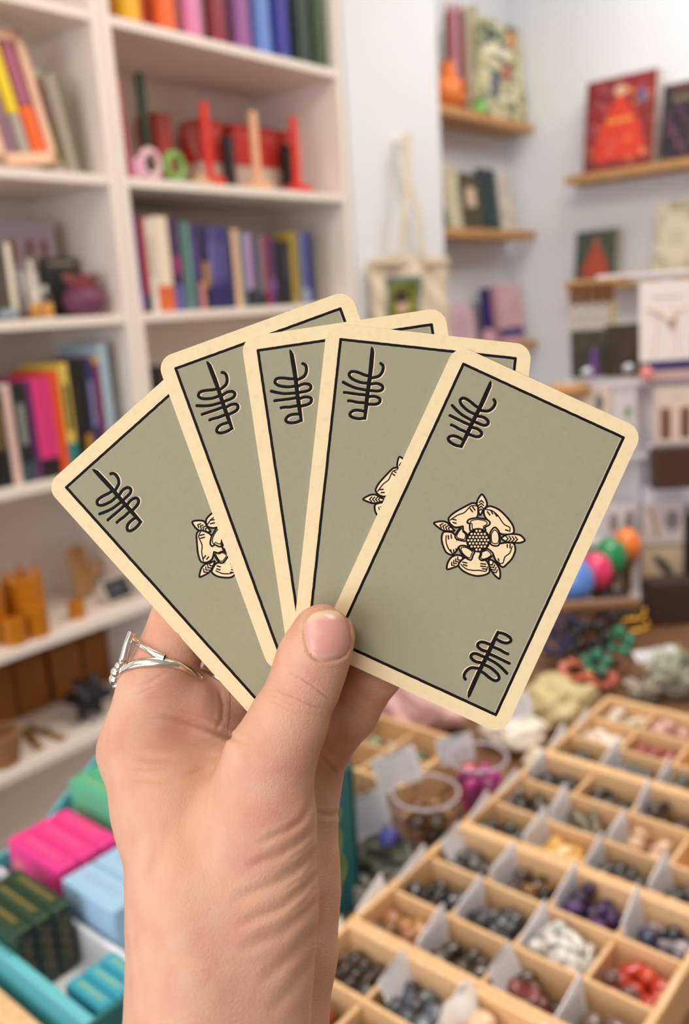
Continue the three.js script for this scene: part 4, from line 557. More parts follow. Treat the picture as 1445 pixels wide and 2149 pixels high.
// cells: tray, row, column, words, colours, stones, options
const cells = [
  [0, 1, 0, 'black and rust stone', [0x1f1a18, 0x2a211d, 0x8a3c22], 9, { slip: 1 }],
  [0, 1, 1, 'brown pebble', [0x5c4434, 0x705440], 7, { slip: 1 }],
  [0, 2, 0, 'dark cocoa stone', [0x2a201b, 0x352821], 9, { slip: 1 }],
  [0, 2, 1, 'blue grey and black stone', [0x3c4450, 0x23252b, 0x5f6872], 8, { slip: 2 }],
  [0, 2, 2, 'peach clear quartz stone', [0xd9a878, 0xe2bd98], 6, { slip: 1, big: 1.2 }],
  [0, 2, 3, 'deep green stone', [0x1f4a36, 0x2c6248, 0x18352a], 9, { slip: 1 }],
  [1, 0, 0, 'honey brown banded stone', [0xb98a56, 0x7c5636, 0xa06a48, 0x5a3826], 9, { slip: 1, big: 1.15 }],
  [1, 0, 1, 'dark bronze stone', [0x2f261c, 0x3f3424, 0x241e18], 10, { slip: 1 }],
  [1, 0, 2, 'red brown and orange stone', [0x7c2f2c, 0xb0622c, 0x5c2620, 0x3a2a28], 8, { slip: 2 }],
  [1, 0, 3, 'taupe stone', [0x6e5a4e, 0x574840, 0x8a6a64], 4, { slip: 1, big: 1.25 }],
  [1, 1, 0, 'jet black stone', [0x131214, 0x1b1a1c], 10, { slip: 1 }],
  [1, 1, 1, 'charcoal stone', [0x26272a, 0x34363b], 10, { slip: 1 }],
  [1, 1, 2, 'white stone with grey veins', [0xe4e2dc], 16, { slip: 1, vein: 0x8f9088, long: 1 }],
  [1, 1, 3, 'red orange stone', [0xb42c14, 0xc4401c, 0x8c2414, 0x6a4a44], 10, { slip: 1 }],
  [1, 2, 0, 'graphite stone', [0x2c2b2e, 0x3a383a], 8, { slip: 2 }],
  [1, 2, 1, 'brown black stone with amber flecks', [0x2c1f14, 0x8a5a1c, 0x3c2a18], 9, { slip: 1 }],
  [1, 2, 2, 'rough purple stone', [0x3c2452, 0x4c3062, 0x2f1c40], 12, { slip: 1, rough: .45 }],
  [1, 2, 3, 'navy blue stone', [0x23264a, 0x2f3358, 0x1b1c30, 0xa09aa0], 10, { slip: 1 }],
  [2, 0, 0, 'bottle green black stone', [0x1a2420, 0x22302a], 11, { slip: 1 }],
  [2, 0, 1, 'golden yellow clear stone', [0xdca950, 0xe8c98c, 0xc98f34], 9, { slip: 1, big: 1.25 }],
  [2, 0, 2, 'glossy black stone', [0x121215, 0x1c1c22], 10, { slip: 1 }],
  [2, 0, 3, 'dull black stone', [0x1e1c1c], 7, { slip: 1 }],
  [2, 1, 0, 'umber black stone', [0x2a221d, 0x1e1917], 9, { slip: 1 }],
  [2, 1, 1, 'olive grey stone', [0x6c664c, 0x7c765a, 0x57523e], 8, { slip: 1, long: 1 }],
  [2, 1, 2, 'peach beige stone', [0xcfa888, 0xdcbca0], 6, { slip: 1 }],
  [2, 2, 0, 'black faceted stone', [0x17181a, 0x212224], 9, { slip: 1 }],
  [2, 2, 1, 'long black stick stone', [0x1c1817, 0x2a2422], 8, { long: 1 }],
  [2, 2, 2, 'dark brown stone', [0x38281f], 6, { slip: 1 }],
  [3, 0, 0, 'silver grey metallic stone', [0x4a4c50, 0x5c5e63, 0x3a3b3f], 10, { slip: 1, metal: .7 }],
  [3, 0, 1, 'slate blue grey stone', [0x3c464c, 0x515c62], 9, { slip: 1, big: 1.15 }],
  [3, 0, 2, 'moss grey stone', [0x4a5248], 6, { slip: 1 }],
  [3, 1, 0, 'milky pale quartz stone', [0xe6d2be, 0xefe2d4], 9, { slip: 1, big: 1.1 }],
  [3, 1, 1, 'dusty red stone', [0xa85048, 0x8c3f3c], 9, { slip: 1 }],
  [3, 2, 0, 'cream white stone', [0xd8ccb8], 6, { }],
  [3, 2, 1, 'pale rose stone', [0xcfa49c], 6, { }],
];
const rowW = ['near row', 'middle row', 'far row'], colW = ['first column', 'second column', 'third column', 'last column'];
for (const [k, r, c, words, cols, n, o] of cells) {
  const x0 = TX0 + k * .2066 + r * RW + .0055, z0 = TZ0 + c * CW + .0055, w = RW - .011, d = CW - .011, where = `in the ${trayNames[k]}, ${rowW[r]}, ${colW[c]}`, R = .0102 * (o.big ?? 1);
  const ms = cols.map(h => { const m = stoneMat(h, o.rough ?? .2, o.vein); return m; });
  if (o.metal) for (const m of ms) m.metalness = o.metal;
  for (let i = 0; i < 9; i++) bed.push([x0 + w * ((i % 3) + .5) / 3 + rr(-.003, .003), FLOOR + .008, z0 + d * ((i / 3 | 0) + .5) / 3 + rr(-.003, .003), .0095, cols[(rnd() * cols.length) | 0]]);
  for (let i = 0; i < n; i++) {
    const q = n > 6 ? 3 : 2, gx = (i % q + .5) / q, gz = ((i / q | 0) % q + .5) / q, up = i >= q * q ? .012 : 0;
    const g = o.long && i % 3 ? stoneGeo[4] : stoneGeo[(rnd() * 6) | 0];
    stone(g, ms[(rnd() * ms.length) | 0], R * rr(.85, 1.12), [x0 + .008 + (w - .016) * gx + rr(-.004, .004), FLOOR + .0215 + up + rr(-.002, .003), z0 + .008 + (d - .016) * gz + rr(-.004, .004)], `${words} ${where}`, `pile of ${words}, ${where.slice(7)}`);
  }
  if (o.slip) {
    const lx = x0 + w / 2 + rr(-.004, .004);
    if (o.slip === 1) { if (rnd() < .86) slip(.05 + rr(-.003, .004), .044 + rr(-.004, .006), [lx, FLOOR + .013, z0 + .003 + rr(0, .002)], [-.1 + rr(-.12, .04), rr(-.06, .06), rr(-.05, .05)], `paper slip at the left of the cell, ${where.slice(7)}`, 0); }
    else slip(.056, .058, [lx + .004, FLOOR + .014, z0 + .016], [-.42, .1, rr(-.05, .05)], `larger tilted text slip, ${where.slice(7)}`, 1);
  }
}
// white paper liner in the peach quartz cell
{ const x = TX0 + 2.5 * RW, z = TZ0 + 2 * CW + .01, t = thing('paper_liner', 'crumpled white paper liner beside the peach quartz', 'paper', [x, FLOOR, z]); const g = new THREE.PlaneGeometry(.056, .06, 8, 8), p = g.attributes.position; for (let i = 0; i < p.count; i++) p.setZ(i, .004 * Math.sin(p.getX(i) * 160) + .003 * Math.sin(p.getY(i) * 140)); g.computeVertexNormals(); part('sheet', mv(g, 0, .03, .004, -.25), new THREE.MeshStandardMaterial({ color: 0xeeeae6, roughness: .8, side: THREE.DoubleSide }), t); }
// smaller tray beyond the teal display
woodTray(.80, -.80, 2, 2, .075, .085, 'small pine tray with green stones beyond the teal display', 'pine stone trays');
for (const [r, c, words, col] of [[0, 1, 'rust brown stone', [0x7a5026, 0x3c2a1c]], [1, 1, 'soft green stone', [0x7a9a78, 0x55704f]], [0, 0, 'black stone', [0x201e1e]], [1, 0, 'pale green stone', [0x98ac90]]]) for (let i = 0; i < 5; i++) stone(stoneGeo[i], stoneMat(col[i % col.length]), .011, [.80 + r * .075 + .02 + (i % 2) * .032 + (i === 4 ? -.016 : 0), .817 + (i === 4 ? .012 : 0), -.80 + c * .085 + .022 + (i / 2 | 0) % 2 * .036], `${words} in the small tray beyond the teal display`, `${words}s in the small tray`);
// paper signs with text standing around the cups: [px, py of the foot, depth, width, height, turn, lean, label]
for (const [px, py, y, w, h, turn, lean, roll, label] of [
  [848, 1665, .84, .075, .075, -.5, .35, .12, 'text card leaning behind the nearer plastic cup'],
  [962, 1612, .835, .06, .062, -.75, .2, .1, 'text card behind the pink filled plastic cup'],
  [778, 1770, .82, .075, .085, -.6, .2, .12, 'large text card left of the nearer plastic cup'],
  [762, 1528, .85, .06, .055, -.6, .45, .1, 'white card standing in the small tray beside the finger'],
  [1085, 1520, .84, .07, .06, -.7, .3, .2, 'white card among the pale rocks'],
  [1385, 1388, .84, .09, .04, -.8, 1.1, .1, 'white sheet lying by the dark carton'],
]) { const p = onY(px, py, y); const g = slip(w, h, [p.x, y, p.z], [-lean, turn, roll], label, 1, 'paper signs around the cups'); }
// clear plastic cups
for (const [px, py, r, cols, words, label] of [[892, 1662, .0385, [0x6a3f14, 0x2e1c10, 0x8a5a24], 'tiger brown stone in the nearer plastic cup', 'nearer clear plastic cup filled with brown stones'], [1002, 1588, .036, [0xb0187c, 0x8a1666, 0xc42a54], 'magenta stone in the farther plastic cup', 'farther clear plastic cup filled with magenta stones'], [1160, 1595, .0, [], '', '']]) {
  if (!r) continue;
  const p = onY(px, py, .885), t = thing('plastic_cup', label, 'cup', [p.x, .801, p.z], 0, 'clear plastic cups');
  part('wall', lathe([[0, .001], [r * .72, .001], [r * .74, .003], [r, .084], [r + .0012, .084], [r * .74 + .0014, .002], [r * .7, 0], [0, 0]], 40), new THREE.MeshPhysicalMaterial({ color: 0xffffff, roughness: .04, transmission: 1, thickness: 0, ior: 1.4 }), t);
  part('rim', mv(new THREE.TorusGeometry(r + .0012, .0018, 10, 44), 0, .084, 0, Math.PI / 2), mat(0xe4e0e6, .08, { transmission: .55, thickness: 0 }), t);
  let i = 0; for (let lay = 0; lay < 4; lay++) for (let k = 0; k < 7; k++) { const a = k < 6 ? k / 6 * 6.283 + lay : 0, q = k < 6 ? r * (.44 + .05 * lay) : 0; stone(stoneGeo[(i++) % 6], stoneMat(cols[(rnd() * cols.length) | 0], .2), .0095, [p.x + q * Math.cos(a), .813 + lay * .0145, p.z + q * Math.sin(a)], words, words + 's'); }
}
// shallow box of long olive stones by the teal side wall
{ const p = onY(790, 1830, .81), t = thing('shallow_box', 'shallow grey card box with olive stones by the teal side wall', 'box', [p.x, .801, p.z], 0); part('bottom', slab(.11, .002, .075, 0, .002, 0), mat(0x9a928a, .8), t); for (const [w, d, x, z] of [[.11, .002, 0, .0365], [.11, .002, 0, -.0365], [.002, .071, .054, 0], [.002, .071, -.054, 0]]) part('wall', slab(w, .026, d, x, .014, z), mat(0xa39a94, .8), t);
  for (let i = 0; i < 9; i++) stone(stoneGeo[4], stoneMat([0x5c5e4c, 0x44463a, 0x737260][i % 3], .35), .013, [p.x - .036 + (i % 3) * .036, .814 + (i > 5 ? .002 : 0), p.z - .022 + (i / 3 | 0) * .022], 'long olive stone in the shallow grey box', 'olive stones in the shallow box'); stone(stoneGeo[1], stoneMat(0x4c4a94, .3), .0125, [p.x + .03, .838, p.z - .004], 'single violet blue stone on top of the olive ones', null); }
// rocks further back
function rock(name, label, px, py, y, r, col, sy = .75, rough = .5, s = 1) { const p = onY(px, py, y), g = new THREE.IcosahedronGeometry(r, 6), q = g.attributes.position; for (let i = 0; i < q.count; i++) { const v = V(q.getX(i), q.getY(i), q.getZ(i)), u = v.clone().multiplyScalar(1 / r); const n = noise2(u.x * 2 + s * 5, u.y * 2 + u.z * 2) + .5 * noise2(u.z * 5 + s, u.x * 5 - u.y * 4); v.multiplyScalar(.62 + .38 * n); q.setXYZ(i, v.x * 1.2, Math.max(v.y * sy, -r * sy * .62), v.z * 1.05); } g.computeVertexNormals(); return solo(name, mv(g, 0, r * sy * .62, 0), mat(col, rough), label, 'rock', [p.x, y, p.z], s); }
rock('rose_quartz', 'large pink rough quartz block under the front card', 868, 1520, .802, .08, 0xe2b6b4, .8, .45, 1);
rock('white_rock', 'white rough rock beside the front card corner', 1078, 1562, .802, .043, 0xe6dfd2, .75, .45, 2);
rock('cream_rock', 'cream yellow rough rock right of the white one', 1176, 1512, .802, .055, 0xcdbb8c, .8, .5, 3);
rock('pale_rock', 'small ivory rock beside the plastic cups', 1140, 1622, .802, .026, 0xe0d4be, .8, .45, 4);
for (const [px, py, sc, col, label, s] of [[1405, 1452, 1, 0xa9ab98, 'grey green crystal cluster at the right picture edge', 1], [1350, 1470, .62, 0xb4a89c, 'beige crystal cluster left of the larger one', 2], [1440, 1418, .9, 0x8f9a84, 'sage crystal cluster behind the others', 3]]) { const p = onY(px, py, .803), t = thing('crystal_cluster', label, 'crystal', [p.x, .802, p.z], s, 'crystal clusters'); part('matrix', mv(new THREE.IcosahedronGeometry(.035 * sc, 2), 0, .018 * sc, 0).scale(1.2, .7, 1), mat(0x6d685c, .8), t); for (let k = 0; k < 13; k++) { const a = k * 2.4, el = .25 + .85 * hash2(k, s), L = (.018 + .016 * hash2(k, s + 9)) * sc; const m = part('crystal_point', crystalGeo, mat(col, .2), t); m.scale.set(L * .55, L, L * .55); m.quaternion.setFromUnitVectors(V(0, 1, 0), V(Math.cos(a) * Math.cos(el), Math.sin(el), Math.sin(a) * Math.cos(el))); m.position.set(Math.cos(a) * .022 * sc, .02 * sc + .016 * sc * Math.sin(el), Math.sin(a) * .022 * sc); } }
// coloured eggs on turned wooden cups
for (const [px, py, c, n, r, d] of [[1205, 1216, 0x5f8fdc, 'sky blue', .036, 1.62], [1250, 1198, 0xe8366c, 'pink red', .031, 1.66], [1279, 1168, 0x1f8a54, 'emerald green', .033, 1.7], [1314, 1142, 0xf4822c, 'orange', .029, 1.74]]) {
  const q = at(px, py, d), g = lathe(Array.from({ length: 17 }, (_, i) => { const a = i / 16 * Math.PI; return [Math.max(0, Math.sin(a) * r * (1 + .1 * Math.cos(a))), -Math.cos(a) * r * 1.15 + r * 1.15]; }), 32), foot = q.y - r * 1.15 - .801;
  const t = thing('glazed_egg', `${n} glossy egg on a turned wooden cup at the table end`, 'egg', [q.x, .801, q.z], 0, 'coloured eggs'); part('egg', mv(g, 0, foot, 0), mat(c, .3, { clearcoat: .6 }), t);
  part('wooden_cup', lathe([[0, 0], [.028, 0], [.028, .006], [.009, .014], [.007, foot * .5], [.009, foot - .02], [.02, foot + .004], [.016, foot + .004], [0, foot]], 28), mat(0x5a4030, .55), t);
}
// bead bracelets on a low wooden stand
{
  const st = onY(1235, 1375, .82), s = thing('bracelet_stand', 'low wooden T bar stand under the bead bracelets', 'stand', [st.x, .801, st.z], YAW); part('foot', bx(.12, .014, .07, 0, .007, 0, .003), M.table, s); part('post', bx(.016, .09, .016, 0, .059, 0, .002), M.table, s); part('bar', mv(cyl(.012, .012, .17, 0, 0, 0, 16), 0, .112, 0, 0, 0, Math.PI / 2), M.table, s);
  const bead = (px, py, y, R, r, col, accent, tilt, label) => { const p = onY(px, py, y), t = thing('bead_bracelet', label, 'bracelet', p, YAW, 'bead bracelets'); t.rotation.set(tilt, YAW, tilt * .4, 'YXZ'); const n = Math.floor(2 * Math.PI * R / (2 * r)); const g = ball(r, 0, 0, 0, 12); for (let k = 0; k < n; k++) { const a = k / n * 6.283; part('bead', g, mat(k % 6 === 5 ? accent : col, .25, k % 6 === 5 && accent === 0xd9a441 ? { metalness: 1 } : {}), t, [Math.cos(a) * R, 0, Math.sin(a) * R]); } };
  const pile = [[1165, 1345, .85, .026, .0095, 0x2f3458, 0x8a8fb0, .5, 'navy bead bracelet beside the card edge'], [1186, 1322, .86, .024, .008, 0x3a4066, 0x20242c, .9, 'dark blue bead bracelet leaning on the navy one'], [1212, 1292, .86, .026, .0075, 0x20242c, 0xd9a441, .9, 'black and gold bead bracelet behind the navy one'], [1238, 1340, .87, .024, .0105, 0x17161a, 0x2a2a30, 1.1, 'black bead bracelet in the middle of the pile'], [1228, 1372, .85, .022, .009, 0x1c1a1c, 0x4a3030, .7, 'small black bead bracelet below the larger black one'], [1296, 1348, .86, .019, .0115, 0x2f7a5c, 0x3f9070, .8, 'green bead bracelet on the right of the pile'], [1250, 1392, .845, .018, .0105, 0x34785e, 0x4a9478, .5, 'green bead bracelet at the front of the pile'], [1206, 1408, .835, .022, .008, 0xd8765c, 0xf09a80, .25, 'coral bead bracelet at the front left of the pile'], [1284, 1270, .865, .026, .0105, 0x3c3c44, 0x5a5a68, .7, 'grey bead bracelet at the back of the pile'], [1252, 1258, .87, .022, .008, 0x6a6890, 0x9a8ab0, .8, 'lilac grey bead bracelet under the pink egg'], [1284, 1396, .84, .02, .0075, 0x7a4a38, 0xc96a54, .4, 'brown bead bracelet right of the front green one'], [1262, 1425, .83, .02, .007, 0xc96a54, 0xd9a441, .15, 'salmon and gold bead bracelet lying flat']];
  for (const b of pile) bead(...b);
  for (const [px, py, l, a] of [[1325, 1285, 'gold tube bangle right of the grey bracelet', .3], [1330, 1312, 'gold tube bangle nearer the dark carton', .1], [1195, 1272, 'gold tube bangle by the blue egg', 1.1]]) { const p = onY(px, py, .845), t = thing('gold_bangle', l, 'bangle', p, YAW, 'gold bangles'); t.rotation.set(a, YAW, .1, 'YXZ'); part('hoop', mv(new THREE.TorusGeometry(.024, .0035, 10, 36), 0, 0, 0, Math.PI / 2), M.gold, t); part('clasp', ball(.0055, .024, 0, 0, 10), M.gold, t); }
}
// the lower layer of stones that nobody could count
{
  const im = new THREE.InstancedMesh(new THREE.IcosahedronGeometry(1, 1), mat(0xffffff, .3), bed.length); const d = new THREE.Object3D(), c = new THREE.Color();
  bed.forEach(([x, y, z, r, col], i) => { d.position.set(x, y, z); d.scale.set(r * 1.1, r * .8, r); d.rotation.set(0, i, 0); d.updateMatrix(); im.setMatrixAt(i, d.matrix); im.setColorAt(i, c.set(col)); });
  im.name = 'buried_stones'; im.castShadow = im.receiveShadow = true; scene.add(im); tag(im, 'lower layer of mixed small stones filling the tray cells', 'stones', null, 'stuff');
}

// ------------------------------------------------------------------ the five cards
{
  const W = 61.3, H = 99.7, FW = 52.25, FH = 90.6, K = 17, cx = W / 2, cy = H / 2, MMPX = .1416, A5 = 24.7 * Math.PI / 180;
  const ink = '#120b0e', sage = '#9d9a80', cream = '#efd9ae';
  // picture pixel of the front card -> mm on the card (centre 0)
  const loc = (x, y) => { const a = (x - 1005.5) * MMPX, b = (y - 1132) * MMPX; return [a * Math.cos(A5) + b * Math.sin(A5), -a * Math.sin(A5) + b * Math.cos(A5)]; };
  const tex = canvasTex(Math.round(W * K), Math.round(H * K), (x) => {
    x.scale(K, K); x.translate(cx, cy); x.lineJoin = 'round'; x.lineCap = 'round';
    x.fillStyle = cream; x.fillRect(-cx, -cy, W, H);
    for (let k = 0; k < 2600; k++) { x.fillStyle = hash2(k, 1) > .5 ? 'rgba(120,90,50,.014)' : 'rgba(255,246,214,.022)'; x.beginPath(); x.ellipse((hash2(k, 2) - .5) * W, (hash2(k, 3) - .5) * H, .2 + 1.4 * hash2(k, 4), .15 + .8 * hash2(k, 6), k, 0, 7); x.fill(); }
    x.fillStyle = sage; x.fillRect(-FW / 2, -FH / 2, FW, FH);
    for (let k = 0; k < 5200; k++) { x.fillStyle = hash2(k, 11) > .5 ? 'rgba(70,76,52,.018)' : 'rgba(206,208,180,.02)'; x.beginPath(); x.arc((hash2(k, 12) - .5) * FW, (hash2(k, 13) - .5) * FH, .12 + .5 * hash2(k, 14), 0, 7); x.fill(); }
    x.save(); x.translate(-.28, .22); x.strokeStyle = 'rgba(226,204,194,.35)'; x.lineWidth = .3; x.strokeRect(-FW / 2 + .55, -FH / 2 + .2, FW - .9, FH - .6); x.restore();
    x.strokeStyle = ink; x.lineWidth = .82; x.beginPath(); const N = 60; // hand-drawn frame line
    const wob = k => (hash2(k, 21) - .5) * .07; let q = 0; for (const [x0, y0, x1, y1] of [[-1, -1, 1, -1], [1, -1, 1, 1], [1, 1, -1, 1], [-1, 1, -1, -1]]) for (let i = 0; i < N; i++) { const t = i / N, a = (x0 + (x1 - x0) * t) * FW / 2 + wob(q++), b = (y0 + (y1 - y0) * t) * FH / 2 + wob(q++); q === 2 ? x.moveTo(a, b) : x.lineTo(a, b); } x.closePath(); x.stroke();
    const G = (p) => loc(p[0] / 10.32 + 920, p[1] / 10.32 + 780);
    const strokes = [
      [[860, 835], [960, 850], [1060, 855], [1150, 805], [1208, 725], [1220, 660], [1190, 608]],
      [[850, 780], [780, 735], [680, 650], [590, 592], [520, 576], [462, 622], [488, 712], [560, 790], [660, 868], [800, 932]],
      [[830, 960], [960, 988], [1040, 1040], [1072, 1102], [1035, 1155], [950, 1160], [770, 1085]],
      [[292, 735], [400, 850], [520, 950], [700, 1052]], [[242, 952], [400, 1030], [560, 1108], [690, 1162]],
      [[710, 1205], [830, 1240], [910, 1300], [928, 1352], [880, 1405], [790, 1408], [630, 1350]],
      [[272, 1155], [350, 1190], [450, 1250], [600, 1312]],
      [[520, 1478], [400, 1412], [290, 1392], [208, 1436], [230, 1510], [310, 1570], [400, 1606], [488, 1618]]];
    const stem = [[1122, 196], [1142, 245], [1135, 330], [1020, 600], [930, 790], [760, 1130], [650, 1370], [500, 1660], [450, 1640], [560, 1370], [670, 1130], [850, 770], [990, 450], [1085, 245]];
    const curve = (pts) => { x.beginPath(); const p = pts.map(G); x.moveTo(...p[0]); for (let i = 0; i < p.length - 1; i++) { const a = p[Math.max(0, i - 1)], b = p[i], c = p[i + 1], d = p[Math.min(p.length - 1, i + 2)]; x.bezierCurveTo(b[0] + (c[0] - a[0]) / 6, b[1] + (c[1] - a[1]) / 6, c[0] - (d[0] - b[0]) / 6, c[1] - (d[1] - b[1]) / 6, ...c); } };
    const glyph = () => { for (const pass of [0, 1]) { x.save(); if (!pass) { const o = [.06, .33]; x.translate(.3, .16); } x.strokeStyle = x.fillStyle = pass ? ink : '#f3d8b2'; x.lineWidth = .92; for (const s of strokes) { curve(s); x.stroke(); } x.beginPath(); stem.forEach((p, i) => i ? x.lineTo(...G(p)) : x.moveTo(...G(p))); x.closePath(); x.fill(); x.lineWidth = .12; x.stroke(); x.restore(); } };
    glyph(); x.save(); x.rotate(Math.PI); glyph(); x.restore();
    // rose
    const R = (p) => loc(p[0] / 5.78 + 880, p[1] / 5.78 + 1010), poly = (pts, close = true) => { const p = pts.map(R), n = p.length; x.beginPath(); const g = i => close ? p[(i + n) % n] : p[Math.max(0, Math.min(n - 1, i))]; x.moveTo(...p[0]); for (let i = 0; i < (close ? n : n - 1); i++) { const a = g(i - 1), b = g(i), c = g(i + 1), d = g(i + 2); x.bezierCurveTo(b[0] + (c[0] - a[0]) / 7, b[1] + (c[1] - a[1]) / 7, c[0] - (d[0] - b[0]) / 7, c[1] - (d[1] - b[1]) / 7, ...c); } if (close) x.closePath(); };
    const petalC = '#f5dab0', lw = .56; x.strokeStyle = ink; x.fillStyle = petalC;
    const leaves = [[[752, 158], [700, 230], [690, 300], [710, 370], [735, 410], [770, 350], [815, 290], [800, 220]], [[172, 506], [260, 485], [330, 500], [385, 560], [420, 600], [350, 605], [280, 595], [225, 560]], [[1272, 716], [1220, 655], [1130, 640], [1050, 650], [990, 690], [1050, 735], [1140, 745], [1220, 745]], [[965, 1182], [900, 1130], [850, 1050], [835, 980], [850, 950], [910, 980], [955, 1040], [975, 1110]], [[332, 1066], [335, 1000], [375, 930], [440, 895], [510, 905], [520, 950], [470, 1020], [400, 1050]]];
    const petals = [[[790, 430], [780, 345], [850, 302], [960, 345], [1060, 440], [1132, 545], [1130, 632], [990, 640], [900, 560]], [[1000, 750], [1130, 750], [1158, 830], [1122, 930], [1060, 1000], [1000, 1040], [915, 950], [880, 800]], [[820, 980], [845, 1095], [790, 1135], [690, 1148], [590, 1122], [510, 1075], [470, 1012], [540, 930], [690, 900]], [[400, 890], [325, 865], [282, 780], [265, 690], [292, 615], [400, 625], [450, 700], [470, 800]], [[445, 560], [372, 520], [350, 450], [420, 380], [540, 312], [640, 265], [700, 295], [700, 425], [600, 520]]];
    x.lineWidth = lw; for (const l of leaves) { poly(l); x.fill(); x.stroke(); }
    for (const p of petals) { poly(p); x.fill(); x.stroke(); }
    x.beginPath(); x.arc(...R([710, 710]), 260 / 5.78 * MMPX, 0, 7); x.fill();
    x.lineWidth = .34; for (const l of [[[370, 470], [460, 410], [540, 380], [620, 300], [690, 300]], [[800, 340], [880, 360], [950, 420], [1020, 520], [1090, 560], [1090, 610]], [[1120, 790], [1090, 870], [1030, 920], [1010, 990], [960, 1000]], [[500, 1010], [560, 1060], [640, 1080], [720, 1080], [800, 1090], [820, 1040]], [[320, 660], [320, 740], [350, 820], [400, 880]]]) { poly(l, false); x.stroke(); }
    x.lineWidth = .4; for (const [a, b, c, d] of [[400, 460, 440, 470], [405, 500, 440, 510], [610, 330, 640, 370], [640, 310, 670, 350], [820, 370, 850, 410], [860, 350, 885, 395], [905, 380, 935, 425], [1040, 590, 1075, 600], [1060, 770, 1062, 800], [1095, 765, 1095, 810], [950, 940, 960, 960], [940, 970, 975, 1000], [520, 980, 570, 990], [530, 1010, 570, 1025], [740, 1000, 800, 1005], [740, 1030, 800, 1035], [760, 1060, 800, 1065], [345, 660, 350, 700], [380, 650, 385, 690], [375, 830, 385, 865], [410, 830, 415, 870], [440, 820, 442, 850]]) { x.beginPath(); x.moveTo(...R([a, b])); x.lineTo(...R([c, d])); x.stroke(); }
    const vein = (a, b) => { const n = 5; for (let i = 1; i < n; i++) { const t = .12 + i / n * .72, px = a[0] + (b[0] - a[0]) * t, py = a[1] + (b[1] - a[1]) * t, dx = (b[0] - a[0]) / 6.5, dy = (b[1] - a[1]) / 6.5; for (const s of [-1, 1]) { x.beginPath(); x.moveTo(...R([px, py])); x.lineTo(...R([px - dx * .7 - s * dy * .75, py - dy * .7 + s * dx * .75])); x.stroke(); } } };
    x.lineWidth = .36; vein([738, 400], [752, 160]); vein([410, 590], [175, 506]); vein([1000, 692], [1265, 714]); vein([850, 960], [960, 1175]); vein([505, 915], [335, 1060]);
    const inner = [[[620, 600], [605, 520], [575, 500], [600, 462], [690, 445], [800, 460], [850, 495], [840, 530], [790, 560], [790, 600]], [[850, 640], [880, 580], [915, 560], [960, 610], [975, 700], [960, 770], [920, 785], [860, 760]], [[820, 820], [880, 865], [885, 900], [820, 945], [750, 960], [720, 930], [735, 890], [740, 850]], [[660, 850], [645, 900], [620, 955], [560, 930], [500, 870], [475, 800], [510, 780], [575, 790]], [[570, 640], [530, 600], [520, 545], [470, 590], [430, 660], [445, 700], [510, 720], [560, 720]]];
    for (const p of inner) { x.lineWidth = .5; poly(p); x.fill(); x.stroke(); const c = [p.reduce((a, b) => a + b[0], 0) / p.length, p.reduce((a, b) => a + b[1], 0) / p.length]; x.lineWidth = .3; poly(p.map(a => [c[0] + (a[0] - c[0]) * .74, c[1] + (a[1] - c[1]) * .74])); x.stroke(); }
    x.fillStyle = ink; x.beginPath(); x.arc(...R([708, 715]), 148 / 5.78 * MMPX, 0, 7); x.fill(); x.fillStyle = petalC;
    for (let j = -3; j <= 3; j++) for (let i = -3; i <= 3; i++) { const a = 708 + i * 40 + (j & 1 ? 20 : 0), b = 715 + j * 38; if (Math.hypot(a - 708, b - 715) < 122) { x.beginPath(); x.ellipse(...R([a, b]), .32, .36, hash2(i + 9, j + 9) * 3, 0, 7); x.fill(); } }
  });
  const r = 4.7, s = new THREE.Shape(); s.moveTo(-cx + r, -cy); s.lineTo(cx - r, -cy); s.absarc(cx - r, -cy + r, r, -Math.PI / 2, 0); s.lineTo(cx, cy - r); s.absarc(cx - r, cy - r, r, 0, Math.PI / 2); s.lineTo(-cx + r, cy); s.absarc(-cx + r, cy - r, r, Math.PI / 2, Math.PI); s.lineTo(-cx, -cy + r); s.absarc(-cx + r, -cy + r, r, Math.PI, Math.PI * 1.5);
  const g = new THREE.ExtrudeGeometry(s, { depth: .3, bevelEnabled: false, curveSegments: 10 }); { const p = g.attributes.position, uv = g.attributes.uv; for (let i = 0; i < p.count; i++) uv.setXY(i, p.getX(i) / W + .5, p.getY(i) / H + .5); } g.scale(.001, .001, .001);
  const front = new THREE.MeshPhysicalMaterial({ map: tex, roughness: .7, specularIntensity: .35, bumpMap: dataTex(128, (u, v) => { const k = .5 + .22 * Math.sin(u * 128 * Math.PI * .5) + .22 * Math.sin(v * 128 * Math.PI * .5) + .1 * hash2(u * 128 | 0, v * 128 | 0); return [k, k, k]; }, false, 8, 13), bumpScale: .00002 }), edge = mat(0xf0dcb4, .7);
  const fan = [[488, 1137, -41.9, 264.0, 'leftmost card of the fan, tilted far left'], [650, 1010, -20.0, 263.5, 'second card from the left in the fan'], [770, 1024, -8.5, 263.0, 'middle card of the fan, nearly upright'], [863, 1050, 6.2, 262.5, 'fourth card from the left in the fan'], [1005.5, 1132, 24.7, 262.0, 'frontmost card at the right, showing its whole rose']];
  for (const [px, py, a, d, label] of fan) { const m = new THREE.Mesh(g, [front, edge]); m.name = numbered('tarot_card'); m.castShadow = m.receiveShadow = true; m.position.copy(at(px, py, d / 1000)); m.quaternion.copy(camera.quaternion).multiply(new THREE.Quaternion().setFromEuler(new THREE.Euler(0, 0, -a * Math.PI / 180))); scene.add(m); tag(m, label + ', sage green with cream border', 'card', 'cards held in a fan'); }
}

